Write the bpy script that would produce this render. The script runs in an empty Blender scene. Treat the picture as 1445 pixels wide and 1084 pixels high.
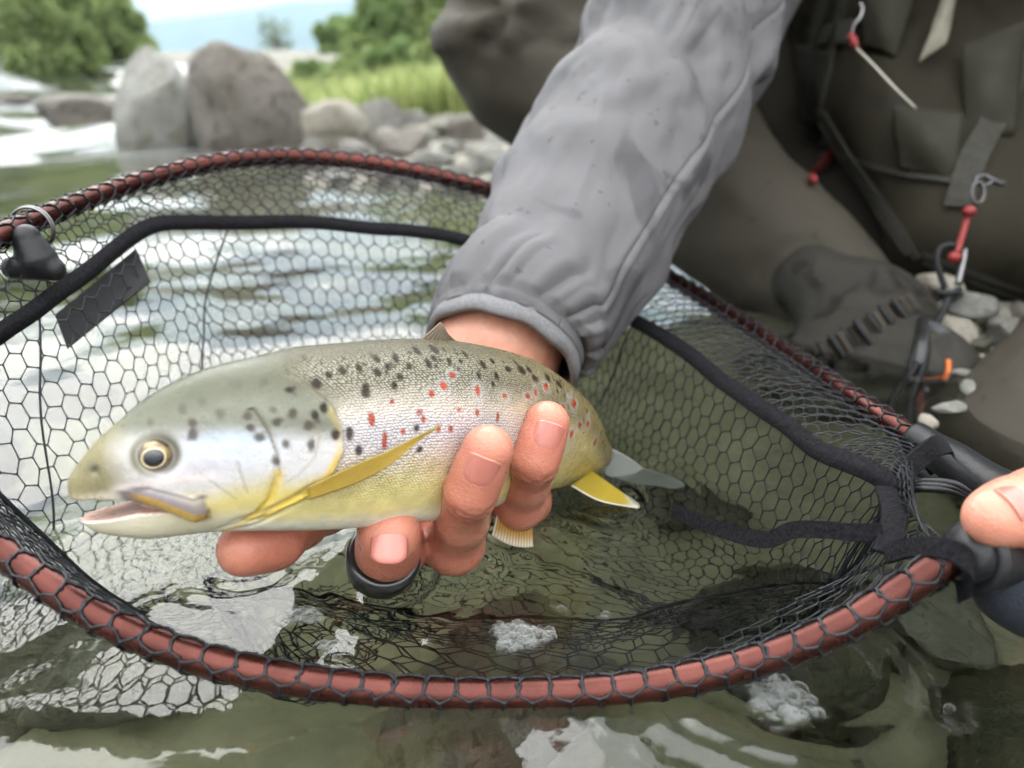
import bpy, math, random
import numpy as np
from mathutils import Vector, Matrix, noise as mnoise

# ------------------------------------------------------------------ camera, sky, sun, exposure
FPX, CAMH, PITCH = 1150.0, 0.15, math.radians(19.3)     # focal length in photo pixels, camera height above water, tilt
scene = bpy.context.scene
COL = scene.collection
cam_d = bpy.data.cameras.new('camera'); cam = bpy.data.objects.new('camera', cam_d); COL.objects.link(cam)
cam.location = (0, 0, CAMH); cam.rotation_euler = (math.radians(90) - PITCH, 0, 0)
cam_d.sensor_width = 36; cam_d.lens = 36 * FPX / 1445.0
cam_d.clip_start = 0.01; cam_d.clip_end = 6000
cam_d.dof.use_dof = True; cam_d.dof.focus_distance = 0.262; cam_d.dof.aperture_fstop = 9.0
scene.camera = cam

world = bpy.data.worlds.new('World'); scene.world = world; world.use_nodes = True
SUN_EL, SUN_AZ = math.radians(40), math.radians(-24)      # azimuth clockwise from +Y (straight ahead)
def build_world():
    nt = world.node_tree; nt.nodes.clear(); L = nt.links.new
    out = nt.nodes.new('ShaderNodeOutputWorld'); bg = nt.nodes.new('ShaderNodeBackground')
    sky = nt.nodes.new('ShaderNodeTexSky'); sky.sky_type = 'NISHITA'; sky.sun_disc = False
    sky.sun_elevation = SUN_EL; sky.sun_rotation = SUN_AZ; sky.dust_density = 3.0; sky.air_density = 1.2
    tc = nt.nodes.new('ShaderNodeTexCoord')
    no = nt.nodes.new('ShaderNodeTexNoise'); no.inputs['Scale'].default_value = 2.2; no.inputs['Detail'].default_value = 5
    L(tc.outputs['Generated'], no.inputs['Vector'])
    mr = nt.nodes.new('ShaderNodeMapRange'); mr.inputs['From Min'].default_value = .3; mr.inputs['From Max'].default_value = .62
    mr.inputs['To Min'].default_value = .55; mr.inputs['To Max'].default_value = .97
    L(no.outputs['Fac'], mr.inputs['Value'])
    # an overcast sky: bright at the zenith, about a third of that at the horizon
    sep = nt.nodes.new('ShaderNodeSeparateXYZ'); L(tc.outputs['Generated'], sep.inputs[0])
    zr = nt.nodes.new('ShaderNodeMapRange'); zr.inputs['From Min'].default_value = 0.0; zr.inputs['From Max'].default_value = 1.0
    zr.inputs['To Min'].default_value = 9.5; zr.inputs['To Max'].default_value = 52.0
    L(sep.outputs['Z'], zr.inputs['Value'])
    cl = nt.nodes.new('ShaderNodeVectorMath'); cl.operation = 'SCALE'; cl.inputs[0].default_value = (1.0, 1.0, 0.99)
    L(zr.outputs[0], cl.inputs['Scale'])
    mx = nt.nodes.new('ShaderNodeMix'); mx.data_type = 'RGBA'
    L(mr.outputs[0], mx.inputs[0]); L(sky.outputs[0], mx.inputs[6]); L(cl.outputs[0], mx.inputs[7])
    L(mx.outputs[2], bg.inputs[0]); bg.inputs[1].default_value = 0.10
    L(bg.outputs[0], out.inputs[0])
build_world()
sun_d = bpy.data.lights.new('sun', 'SUN'); sun_d.energy = 1.5; sun_d.angle = math.radians(48); sun_d.color = (1, .96, .9)
sun = bpy.data.objects.new('sun', sun_d); COL.objects.link(sun)
sdir = Vector((math.sin(SUN_AZ) * math.cos(SUN_EL), math.cos(SUN_AZ) * math.cos(SUN_EL), math.sin(SUN_EL)))
sun.rotation_euler = sdir.to_track_quat('Z', 'Y').to_euler()
vs = scene.view_settings; vs.view_transform = 'Standard'; vs.look = 'None'; vs.gamma = 1; vs.use_curve_mapping = False
vs.exposure = 0.55
cy = scene.cycles
cy.use_adaptive_sampling = True; cy.adaptive_threshold = .05; cy.use_denoising = True; cy.denoiser = 'OPENIMAGEDENOISE'
cy.max_bounces = 10; cy.transmission_bounces = 8; cy.transparent_max_bounces = 12; cy.glossy_bounces = 4; cy.diffuse_bounces = 3
cy.caustics_refractive = True; cy.caustics_reflective = False; cy.blur_glossy = 1.0; cy.sample_clamp_indirect = 6.0

# ------------------------------------------------------------------ helpers
rng = np.random.default_rng(7); random.seed(7)
def at(px, py, d):
    """world point at depth d (m along the lens axis) on the ray of photo pixel (px, py)"""
    s, c = math.sin(PITCH), math.cos(PITCH)
    X = (px - 722.5) / FPX * d; V = (py - 542) / FPX * d
    return np.array([X, d * c - V * s, CAMH - d * s - V * c])
def on_z(px, py, z):
    a = at(px, py, 1.0) - np.array([0, 0, CAMH]); t = (z - CAMH) / a[2]
    return np.array([0, 0, CAMH]) + a * t
def vnoise(p, seed=0):
    """smooth value noise in [-1,1] for an (N,3) array"""
    p = np.asarray(p, float); i = np.floor(p).astype(np.int64); f = p - i; f = f * f * (3 - 2 * f)
    def h(ix, iy, iz):
        n = (ix * 374761393 + iy * 668265263 + iz * 2147483647 + seed * 1274126177) & 0xffffffff
        n = ((n ^ (n >> 13)) * 1274126177) & 0xffffffff; n = n ^ (n >> 16)
        return (n & 0xffff) / 32767.5 - 1
    r = 0
    for dx in (0, 1):
        for dy in (0, 1):
            for dz in (0, 1):
                w = (f[:, 0] if dx else 1 - f[:, 0]) * (f[:, 1] if dy else 1 - f[:, 1]) * (f[:, 2] if dz else 1 - f[:, 2])
                r = r + w * h(i[:, 0] + dx, i[:, 1] + dy, i[:, 2] + dz)
    return r
def fbm(p, seed=0, oct=4, gain=.5):
    p = np.asarray(p, float); a = 1; r = 0; s = 0
    for k in range(oct):
        r = r + a * vnoise(p * 2 ** k + 17.3 * k, seed + k); s += a; a *= gain
    return r / s
def sstep(a, b, x):
    t = np.clip((x - a) / (b - a), 0, 1); return t * t * (3 - 2 * t)
def catmull(P, n, closed=False):
    P = np.asarray(P, float); m = len(P); out = []
    segs = m if closed else m - 1
    for i in range(segs):
        if closed: p0, p1, p2, p3 = P[(i - 1) % m], P[i], P[(i + 1) % m], P[(i + 2) % m]
        else:
            p1, p2 = P[i], P[i + 1]; p0 = P[i - 1] if i else 2 * p1 - p2; p3 = P[i + 2] if i + 2 < m else 2 * p2 - p1
        t = np.linspace(0, 1, n, endpoint=False)[:, None]
        out.append(.5 * (2 * p1 + (p2 - p0) * t + (2 * p0 - 5 * p1 + 4 * p2 - p3) * t ** 2 + (3 * p1 - p0 - 3 * p2 + p3) * t ** 3))
    if not closed: out.append(P[-1:])
    return np.concatenate(out)
def resample(P, n, closed=False):
    P = np.asarray(P, float); Q = np.vstack([P, P[:1]]) if closed else P
    s = np.r_[0, np.cumsum(np.linalg.norm(np.diff(Q[:, :3], axis=0), axis=1))]
    t = np.linspace(0, s[-1], n + 1)[:-1] if closed else np.linspace(0, s[-1], n)
    return np.stack([np.interp(t, s, Q[:, k]) for k in range(Q.shape[1])], 1)
def unit(v): return v / (np.linalg.norm(v, axis=-1, keepdims=True) + 1e-12)

def make_mesh(name, V, F, smooth=True):
    me = bpy.data.meshes.new(name)
    V = np.asarray(V, np.float32)
    if isinstance(F, np.ndarray):
        k = F.shape[1]; nf = len(F)
        me.vertices.add(len(V)); me.vertices.foreach_set('co', V.ravel())
        me.loops.add(nf * k); me.loops.foreach_set('vertex_index', F.astype(np.int32).ravel())
        me.polygons.add(nf); me.polygons.foreach_set('loop_start', np.arange(0, nf * k, k, dtype=np.int32))
        me.update(calc_edges=True); me.validate()
    else:
        me.from_pydata(V.tolist(), [], F); me.update()
    if smooth: me.polygons.foreach_set('use_smooth', np.ones(len(me.polygons), bool))
    return me
def link(name, me, m=None, parent=None):
    o = bpy.data.objects.new(name, me); COL.objects.link(o)
    if m is not None and me is not None and not me.materials: me.materials.append(m)
    if parent is not None: o.parent = parent
    return o
def obj(name, V, F, m, parent=None, smooth=True): return link(name, make_mesh(name, V, F, smooth), m, parent)
def empty(name, loc=(0, 0, 0)):
    o = bpy.data.objects.new(name, None); COL.objects.link(o); o.location = loc; o.empty_display_size = .02; return o
def tag(o, label=None, cat=None, group=None, kind=None):
    if label: o['label'] = label
    if cat: o['category'] = cat
    if group: o['group'] = group
    if kind: o['kind'] = kind
    return o
def adopt(o, parent):
    """parent keeping the world position (parents here carry only a location)"""
    o.parent = parent; o.matrix_parent_inverse = Matrix.Translation(-parent.location); return o
def attr(o, name, C):
    me = o.data; C = np.asarray(C, np.float32)
    if C.ndim == 1:
        a = me.attributes.new(name, 'FLOAT', 'POINT'); a.data.foreach_set('value', C)
    else:
        if C.shape[1] == 3: C = np.c_[C, np.ones(len(C), np.float32)]
        a = me.color_attributes.new(name, 'FLOAT_COLOR', 'POINT'); a.data.foreach_set('color', C.ravel())

def frames(P, up=None, closed=False):
    P = np.asarray(P, float)
    if closed: T = unit(np.roll(P, -1, 0) - np.roll(P, 1, 0))
    else: T = unit(np.gradient(P, axis=0))
    N = np.zeros_like(P)
    if up is not None:
        u = np.broadcast_to(np.asarray(up, float), P.shape); N = unit(u - (u * T).sum(1, keepdims=True) * T)
    else:
        a = np.array([0, 0, 1.]) if abs(T[0, 2]) < .9 else np.array([1., 0, 0]); n = unit(a - a.dot(T[0]) * T[0])
        for i in range(len(P)):
            n = unit(n - n.dot(T[i]) * T[i]); N[i] = n
    return T, N, np.cross(T, N)
def sweep(P, R, sides=12, closed=False, up=None, caps=True, prof=None):
    """tube (or a profile of (a,b) offsets along normal/binormal) along P"""
    P = np.asarray(P, float); n = len(P); T, N, B = frames(P, up, closed)
    if prof is None:
        a = np.linspace(0, 2 * math.pi, sides, endpoint=False); prof = np.stack([np.cos(a), np.sin(a)], 1); R = np.broadcast_to(R, (n,))
    else: prof = np.asarray(prof, float); sides = len(prof); R = np.broadcast_to(R, (n,))
    V = P[:, None] + R[:, None, None] * (prof[None, :, :1] * N[:, None] + prof[None, :, 1:] * B[:, None])
    V = V.reshape(-1, 3); i = np.arange(n if closed else n - 1)[:, None]; j = np.arange(sides)[None]
    i2 = (i + 1) % n; j2 = (j + 1) % sides
    F = np.stack([i * sides + j, i * sides + j2, i2 * sides + j2, i2 * sides + j], -1).reshape(-1, 4)
    if caps and not closed:
        F = [list(map(int, f)) for f in F]; F.append(list(range(sides))[::-1]); F.append([(n - 1) * sides + k for k in range(sides)])
    return V, F
def tube(name, P, R, m, parent=None, sides=12, closed=False, sub=8, up=None, prof=None):
    P = np.asarray(P, float)
    if sub: 
        Q = catmull(np.c_[P, np.broadcast_to(R, (len(P),))], sub, closed); P, R = Q[:, :3], Q[:, 3]
    V, F = sweep(P, R, sides, closed, up, True, prof)
    return obj(name, V, F, m, parent)
def ribbon(name, P, w, t, m, parent=None, normals=None, sub=8, closed=False):
    """flat strap: width w along the given side direction, thickness t"""
    prof = [(-w / 2, -t / 2), (-w / 2 + t * .3, t / 2), (0, t * .62), (w / 2 - t * .3, t / 2), (w / 2, -t / 2)]
    P = np.asarray(P, float)
    if sub:
        if normals is not None and np.ndim(normals) == 2: normals = unit(catmull(normals, sub, closed))
        P = catmull(P, sub, closed)
    V, F = sweep(P, 1.0, 0, closed, normals, True, prof)
    return obj(name, V, F, m, parent, False)

def surface_nets(F, o, h):
    s = F < 0; nx, ny, nz = F.shape
    c = np.zeros((nx - 1, ny - 1, nz - 1), np.uint8)
    for a in (0, 1):
        for b in (0, 1):
            for d in (0, 1): c += s[a:nx - 1 + a, b:ny - 1 + b, d:nz - 1 + d]
    act = (c > 0) & (c < 8); idx = np.argwhere(act)
    pos = np.zeros((len(idx), 3)); cnt = np.zeros(len(idx))
    cor = [(a, b, d) for a in (0, 1) for b in (0, 1) for d in (0, 1)]
    for p in cor:
        for ax in range(3):
            if p[ax]: continue
            q = list(p); q[ax] = 1
            fa = F[idx[:, 0] + p[0], idx[:, 1] + p[1], idx[:, 2] + p[2]]; fb = F[idx[:, 0] + q[0], idx[:, 1] + q[1], idx[:, 2] + q[2]]
            m = (fa < 0) != (fb < 0); t = np.where(m, fa / np.where(fa == fb, 1, fa - fb), 0)
            pp = np.array(p, float)[None] + np.zeros((len(idx), 3)); pp[:, ax] += t
            pos += pp * m[:, None]; cnt += m
    V = np.asarray(o) + h * (idx + pos / cnt[:, None])
    vid = np.full(act.shape, -1, np.int64); vid[act] = np.arange(len(idx)); Q = []
    def add(i, j, k, quad, flip):
        q = np.stack(quad, 1); q[flip] = q[flip][:, ::-1]; Q.append(q)
    i, j, k = np.where(s[:-1, 1:-1, 1:-1] != s[1:, 1:-1, 1:-1]); j += 1; k += 1
    add(i, j, k, (vid[i, j - 1, k - 1], vid[i, j, k - 1], vid[i, j, k], vid[i, j - 1, k]), ~s[i, j, k])
    i, j, k = np.where(s[1:-1, :-1, 1:-1] != s[1:-1, 1:, 1:-1]); i += 1; k += 1
    add(i, j, k, (vid[i - 1, j, k - 1], vid[i - 1, j, k], vid[i, j, k], vid[i, j, k - 1]), ~s[i, j, k])
    i, j, k = np.where(s[1:-1, 1:-1, :-1] != s[1:-1, 1:-1, 1:]); i += 1; j += 1
    add(i, j, k, (vid[i - 1, j - 1, k], vid[i, j - 1, k], vid[i, j, k], vid[i - 1, j, k]), ~s[i, j, k])
    Q = np.concatenate(Q); return V, Q[(Q >= 0).all(1)]
class SDF:
    """a grid that collects smoothly joined tapered capsules and ellipsoids"""
    def __init__(s, lo, hi, h):
        s.lo = np.array(lo, float); s.h = h; s.n = np.ceil((np.array(hi) - s.lo) / h).astype(int) + 1
        s.F = np.full(s.n, 1e3, np.float32)
    def win(s, lo, hi):
        a = np.clip(np.floor((lo - s.lo) / s.h).astype(int), 0, s.n); b = np.clip(np.ceil((hi - s.lo) / s.h).astype(int) + 1, 0, s.n)
        if (b <= a).any(): return None
        g = np.meshgrid(*[s.lo[i] + s.h * np.arange(a[i], b[i]) for i in range(3)], indexing='ij')
        return tuple(slice(a[i], b[i]) for i in range(3)), np.stack(g, -1)
    def put(s, sl, d, k, sub=False):
        f = s.F[sl]
        if sub: d = -d; h = np.clip(.5 - .5 * (f - d) / k, 0, 1) if k else 0; s.F[sl] = np.maximum(f, d) if not k else f + (d - f) * h + k * h * (1 - h); return
        if not k: s.F[sl] = np.minimum(f, d); return
        h = np.clip(.5 + .5 * (f - d) / k, 0, 1); s.F[sl] = f + (d - f) * h - k * h * (1 - h)
    def cap(s, a, b, ra, rb, k=.004, sub=False, sq=None):
        a, b = np.asarray(a, float), np.asarray(b, float); m = max(ra, rb) + 2.5 * k + 2 * s.h
        w = s.win(np.minimum(a, b) - m, np.maximum(a, b) + m)
        if w is None: return
        sl, p = w; ab = b - a; pa = p - a
        t = np.clip((pa @ ab) / max(ab @ ab, 1e-12), 0, 1)
        q = pa - t[..., None] * ab
        if sq is not None:                       # flatten along a direction
            ax, fac = sq; ax = unit(np.asarray(ax, float)); c = q @ ax; q = q + ((fac - 1) * c)[..., None] * ax
        s.put(sl, np.linalg.norm(q, axis=-1) - (ra + (rb - ra) * t), k, sub)
    def ell(s, c, ax, R, k=.004, sub=False):
        """ellipsoid: rows of ax are the axes, R the radii"""
        c = np.asarray(c, float); ax = np.asarray(ax, float); m = max(R) + 2.5 * k + 2 * s.h
        w = s.win(c - m, c + m)
        if w is None: return
        sl, p = w; q = (p - c) @ ax.T / np.asarray(R); r = np.linalg.norm(q, axis=-1)
        s.put(sl, (r - 1) * min(R), k, sub)
    def chain(s, pts, k=.004):
        for (a, ra), (b, rb) in zip(pts[:-1], pts[1:]): s.cap(a, b, ra, rb, k)
    def mesh(s): return surface_nets(s.F, s.lo, s.h)

# ------------------------------------------------------------------ materials
class Nt:
    def __init__(s, name):
        s.m = bpy.data.materials.new(name); s.m.use_nodes = True; s.t = s.m.node_tree; s.b = s.t.nodes['Principled BSDF']; s.o = s.t.nodes['Material Output']; s.L = s.t.links.new
    def n(s, typ, **kw):
        x = s.t.nodes.new('ShaderNode' + typ)
        for k, v in kw.items(): setattr(x, k, v)
        return x
    def coord(s, what='Object'):
        return s.n('TexCoord').outputs[what]
    def noise(s, scale, detail=3, rough=.55, vec=None, dist=0, out='Fac'):
        x = s.n('TexNoise'); x.inputs['Scale'].default_value = scale; x.inputs['Detail'].default_value = detail; x.inputs['Roughness'].default_value = rough; x.inputs['Distortion'].default_value = dist
        s.L(vec if vec is not None else s.coord(), x.inputs['Vector']); return x.outputs[out]
    def ramp(s, v, lo, hi, a=0, b=1):
        x = s.n('MapRange'); x.interpolation_type = 'SMOOTHSTEP'
        for k, q in zip(('From Min', 'From Max', 'To Min', 'To Max'), (lo, hi, a, b)): x.inputs[k].default_value = q
        s.L(v, x.inputs['Value']); return x.outputs[0]
    def mix(s, f, a, b, mode='MIX'):
        x = s.n('Mix', data_type='RGBA', blend_type=mode)
        if hasattr(f, 'links'): s.L(f, x.inputs[0])
        else: x.inputs[0].default_value = f
        for v, i in ((a, 6), (b, 7)):
            if hasattr(v, 'links'): s.L(v, x.inputs[i])
            else: x.inputs[i].default_value = tuple(v)[:3] + (1,)
        return x.outputs[2]
    def math(s, op, a, b=0.):
        x = s.n('Math', operation=op)
        for v, i in ((a, 0), (b, 1)):
            if hasattr(v, 'links'): s.L(v, x.inputs[i])
            else: x.inputs[i].default_value = v
        return x.outputs[0]
    def attr(s, name, out='Color'):
        x = s.n('Attribute'); x.attribute_name = name; return x.outputs[out]
    def set(s, **kw):
        for k, v in kw.items():
            i = s.b.inputs[k.replace('_', ' ')]
            if hasattr(v, 'links'): s.L(v, i)
            elif isinstance(v, (tuple, list)) and len(v) == 3 and i.type == 'RGBA': i.default_value = tuple(v) + (1,)
            else: i.default_value = v
        return s
    def bump(s, *hs):
        """hs: (height socket, distance) pairs, chained"""
        prev = None
        for h, dist in hs:
            x = s.n('Bump'); x.inputs['Distance'].default_value = dist; x.inputs['Strength'].default_value = 1
            s.L(h, x.inputs['Height'])
            if prev is not None: s.L(prev, x.inputs['Normal'])
            prev = x.outputs[0]
        s.L(prev, s.b.inputs['Normal']); return s
def simple(name, c, rough=.5, metal=0., c2=None, sc=40., bsc=None, bd=.0005, lo=.35, hi=.65, **kw):
    N = Nt(name)
    base = N.mix(N.ramp(N.noise(sc, 5), lo, hi), c, c2) if c2 else c
    N.set(Base_Color=base, Roughness=rough, Metallic=metal, **kw)
    if bsc: N.bump((N.noise(bsc, 5), bd))
    return N.m
# ------------------------------------------------------------------ the setting: ground, water, hills
SHORE = np.array([(1.6, -.6), (.75, .15), (.42, .40), (.30, .62), (.16, 1.05), (-.02, 1.55), (-.35, 1.95), (-.95, 2.35), (-1.25, 3.6), (-1.9, 6), (-3.4, 10), (-5.6, 15.2), (-9, 15.6), (-40, 12), (-80, 5)])
def shore_dist(x, y):
    """signed distance to the waterline, positive on the bank (to the right and beyond)"""
    p = np.stack([x, y], -1); best = np.full(x.shape, 1e9); sg = np.zeros(x.shape)
    for a, b in zip(SHORE[:-1], SHORE[1:]):
        ab = b - a; t = np.clip(((p - a) @ ab) / (ab @ ab), 0, 1); q = p - a - t[..., None] * ab
        d = np.linalg.norm(q, axis=-1); cr = ab[0] * (p[..., 1] - a[1]) - ab[1] * (p[..., 0] - a[0])
        m = d < best; best = np.where(m, d, best); sg = np.where(m, np.where(cr < 0, 1, -1), sg)
    return best * sg
def water_level(x, y):
    r = np.hypot(x, y); q = np.clip(r - 3.4, 0, 12.5)
    return .0046 * q * q * sstep(-.1, .25, -x / (np.abs(y) + .3) + .05)
def ground_z(x, y):
    d = shore_dist(x, y); p = np.stack([x, y, 0 * x], -1).reshape(-1, 3)
    n1 = fbm(p * 3.1, 3, 4).reshape(x.shape); n2 = fbm(p * 22, 5, 3).reshape(x.shape)
    near = np.exp(-np.hypot(x, y) / 6)
    und = -.185 + .05 * n1 * np.clip(np.hypot(x, y), .3, 2) + .012 * n2
    bank = .015 + .16 * sstep(0, 1.8, d) + .5 * sstep(1.5, 9, d) + .05 * n1 * sstep(0, .6, d) + .008 * n2
    return und + (bank - und) * sstep(-.32, .03, d) + water_level(x, y) * .97
def polar(rs, an):
    R, A = np.meshgrid(rs, an, indexing='ij'); x = R * np.sin(A); y = R * np.cos(A)
    nr, na = R.shape; i = np.arange(nr - 1)[:, None]; j = np.arange(na - 1)[None]
    F = np.stack([i * na + j, (i + 1) * na + j, (i + 1) * na + j + 1, i * na + j + 1], -1).reshape(-1, 4)
    return R, A, x, y, F[:, ::-1]
rad = math.radians
AN = np.unique(np.r_[np.linspace(-180, -60, 60), np.linspace(-60, 60, 340), np.linspace(60, 180, 60)]) * math.pi / 180
rs = np.exp(np.linspace(math.log(.02), math.log(4500), 420)); R, A, gx, gy, GF = polar(rs, AN[::2])
gz = ground_z(gx, gy)
N = Nt('gravel_ground')
silt = N.mix(N.ramp(N.noise(9, 6), .35, .65), (.20, .19, .145), (.33, .31, .24)); gp_ = N.n('SeparateXYZ'); N.L(N.n('NewGeometry').outputs['Position'], gp_.inputs[0])
c = N.mix(N.ramp(gp_.outputs[2], -.03, .02), silt, N.mix(N.ramp(N.noise(14, 6), .35, .65), (.12, .115, .095), (.20, .19, .16)))
c = N.mix(N.ramp(N.noise(30, 4), .45, .65, 0, .5), c, (.17, .16, .11))
vo = N.n('TexVoronoi'); vo.inputs['Scale'].default_value = 38; N.L(N.coord(), vo.inputs['Vector'])
c = N.mix(N.ramp(vo.outputs['Distance'], .2, .7, 0, .22), c, (.12, .115, .08))
N.set(Base_Color=c, Roughness=.8).bump((vo.outputs['Distance'], .005), (N.noise(150, 4), .002))
ground = tag(obj('ground', np.stack([gx, gy, gz], -1).reshape(-1, 3), GF, N.m), kind='structure')

# water surface
rs = np.exp(np.linspace(math.log(.03), math.log(60), 860)); R, A, wx, wy, WF = polar(rs, AN)
step = R * math.log(60 / .03) / 860
wz = np.zeros_like(R)
wr = np.random.default_rng(21)
for k in range(34):
    lam = .022 * (22 ** (k / 33)); th = wr.uniform(0, 2 * math.pi) if k % 3 else math.radians(wr.normal(70, 25))
    amp = .0085 * lam / 6.28 * wr.uniform(.6, 1.4) * (.35 + 1.5 * sstep(.03, .07, lam) + .6 * sstep(.15, .4, lam)); fade = sstep(2.0, 4.5, lam / step)
    ph = wr.uniform(0, 6.28); ph2 = .9 * np.sin((wx * math.cos(th + 1.3) + wy * math.sin(th + 1.3)) * 6.28 / lam * .31 + ph * 2)
    wz += fade * amp * np.sin((wx * math.cos(th) + wy * math.sin(th)) * 6.28 / lam + ph + ph2)
for k in range(16):                                     # chop further out, towards the riffle
    lam = .35 * (8 ** (k / 15)); th = math.radians(wr.normal(60, 35)); fade = sstep(1.0, 4.0, R) * sstep(2, 4.5, lam / step)
    wz += fade * .055 * lam / 6.28 * np.sin((wx * math.cos(th) + wy * math.sin(th)) * 6.28 / lam + wr.uniform(0, 6.28) + 1.2 * np.sin(wx * 3.1 / lam + wr.uniform(0, 6)))
for px, py, a_ in ((545, 812, .00035), (650, 786, .0003), (735, 735, .00025), (860, 690, .0004), (1110, 925, .0003), (350, 800, .0002)):
    q = on_z(px, py, 0); d = np.hypot(wx - q[0], wy - q[1]); wz += a_ * np.sin(d / .0095 * 6.28) * np.exp(-d / .022) * sstep(2, 4.5, .0095 / step * 1.6)
chop = vnoise(np.stack([wx * 1.1, wy * 1.1, 0 * wx], -1).reshape(-1, 3), 9).reshape(R.shape)
wz = wz * (1 + .35 * chop) + water_level(wx, wy)
pf = np.stack([wx * 1.3 - wy * .35, wy * 3.2 + wx * 1.2, wz * 3], -1).reshape(-1, 3)
fo = fbm(pf, 31, 5, .6).reshape(R.shape)
foam = sstep(.0, .30, fo + .10 * (sstep(2.5, 7, R) - .3)) * sstep(1.9, 3.3, R) * sstep(.05, .30, -wx / (np.abs(wy) + .01) + .05)
N = Nt('river_water')
fine = N.noise(260, 2, .4)
N.set(Base_Color=(.94, .96, .93), Roughness=.015, IOR=1.48, Transmission_Weight=1.0)
N.bump((N.noise(38, 2, .4), .0008), (fine, .00005))
va = N.n('VolumeAbsorption'); va.inputs[0].default_value = (.55, .62, .44, 1); va.inputs[1].default_value = 3.4; N.L(va.outputs[0], N.o.inputs['Volume'])
dif = N.n('BsdfDiffuse'); dif.inputs[0].default_value = (.42, .44, .45, 1)
ms = N.n('MixShader'); mp_ = N.n('Mapping'); mp_.inputs['Rotation'].default_value = (0, 0, .5); mp_.inputs['Scale'].default_value = (1.2, 5, 1); N.L(N.coord(), mp_.inputs[0]); N.L(N.math('MULTIPLY', N.attr('foam', 'Fac'), N.ramp(N.noise(2.6, 7, .7, mp_.outputs[0], .4), .36, .62, .12, 1)), ms.inputs[0]); N.L(N.b.outputs[0], ms.inputs[1]); N.L(dif.outputs[0], ms.inputs[2]); N.L(ms.outputs[0], N.o.inputs[0])
river = tag(obj('river', np.stack([wx, wy, wz], -1).reshape(-1, 3), WF, N.m), kind='structure')
attr(river, 'foam', foam.ravel())

# hazy hills far behind
def hills(name, dist, pts, depth, col):
    n = 160; px = np.linspace(-1200, 2600, n); py = np.interp(px, [p[0] for p in pts], [p[1] for p in pts])
    py = py + 9 * fbm(np.stack([px * .012, px * 0, px * 0 + dist], 1), 3, 5)
    V = []; 
    for k, (f, dd) in enumerate(((0., -depth), (.35, -.66 * depth), (.72, -.3 * depth), (1., 0), (.5, depth), (0, depth * 2))):
        for x, y in zip(px, py):
            top = CAMH + dist * (140 - y) / FPX
            V.append(((x - 722.5) / FPX * dist * (1 + dd / dist), dist + dd, -5 + (top + 5) * f * (1 + .1 * mnoise.noise((x * .01, k * .7, dist)) * (f < 1))))
    F = np.array([[k * n + i, k * n + i + 1, (k + 1) * n + i + 1, (k + 1) * n + i] for k in range(5) for i in range(n - 1)])
    N = Nt(name); N.set(Base_Color=N.mix(N.ramp(N.noise(.012, 6), .4, .6), col, tuple(c * .6 for c in col)), Roughness=.95)
    return tag(obj(name, V, F, N.m), kind='structure')
hills('hills', 2600, [(-1200, 20), (0, 45), (170, 60), (300, 42), (430, 25), (560, 12), (760, 0), (1500, -20), (2600, 40)], 500, (.06, .10, .05))
hills('hills', 1500, [(-1200, 95), (0, 95), (250, 100), (420, 92), (560, 62), (700, 30), (1500, 10), (2600, 60)], 300, (.05, .09, .04))

# ------------------------------------------------------------------ stones
def rock_mesh(name, seed, box=1.0, rough=.16, cuts=5, sub=5):
    import bmesh
    bm = bmesh.new(); bmesh.ops.create_icosphere(bm, subdivisions=sub, radius=1.0)
    P = np.array([v.co[:] for v in bm.verts]); P = np.sign(P) * np.abs(P) ** box; r = np.random.default_rng(seed)
    for k in range(cuts):
        n = unit(r.normal(size=3)); d = r.uniform(.5, .86); q = P @ n - d; P = P - np.where(q > 0, q * .95, 0)[:, None] * n
    nn = unit(P); P = P * (1 + rough * fbm(nn * 1.6 + seed, seed, 4)[:, None] + .03 * fbm(nn * 9, seed + 4, 3)[:, None])
    F = np.array([[v.index for v in f.verts] for f in bm.faces]); bm.free()
    return make_mesh(name, P / np.abs(P).max(0), F)
def rock_mat(name, c1, c2, c3, sc=1.0, rough=.75):
    N = Nt(name); co = N.coord(); info = N.n('ObjectInfo').outputs['Random']
    off = N.n('VectorMath', operation='ADD'); N.L(co, off.inputs[0]); N.L(N.math('MULTIPLY', info, 37.), off.inputs[1])
    v = off.outputs[0]
    c = N.mix(N.ramp(N.noise(1.6 * sc, 6, .6, v), .3, .7), c1, c2)
    c = N.mix(N.ramp(N.noise(4.5 * sc, 7, .65, v, .8), .5, .66), c, c3)
    c = N.mix(N.ramp(N.noise(26 * sc, 3, .6, v), .35, .7, 0, .35), c, tuple(.5 * q for q in c1))
    N.set(Base_Color=c, Roughness=rough).bump((N.noise(3.5 * sc, 8, .65, v), .06), (N.noise(40 * sc, 4, .6, v), .012)); return N.m
RM = {'grey': rock_mat('grey_stone', (.27, .26, .235), (.38, .365, .33), (.17, .155, .13)),
      'pale': rock_mat('pale_stone', (.44, .44, .41), (.33, .33, .29), (.22, .20, .14)),
      'brown': rock_mat('brown_stone', (.25, .225, .19), (.33, .30, .265), (.13, .11, .085)),
      'white': rock_mat('white_stone', (.58, .55, .47), (.47, .43, .35), (.33, .27, .18)),
      'rust': rock_mat('rust_stone', (.42, .25, .14), (.36, .24, .16), (.22, .14, .09)),
      'dark': rock_mat('dark_stone', (.12, .115, .08), (.17, .16, .115), (.075, .075, .052), rough=.5)}
RK = [rock_mesh('stone', 40 + i, .8, cuts=4 + i % 4) for i in range(6)]
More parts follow.
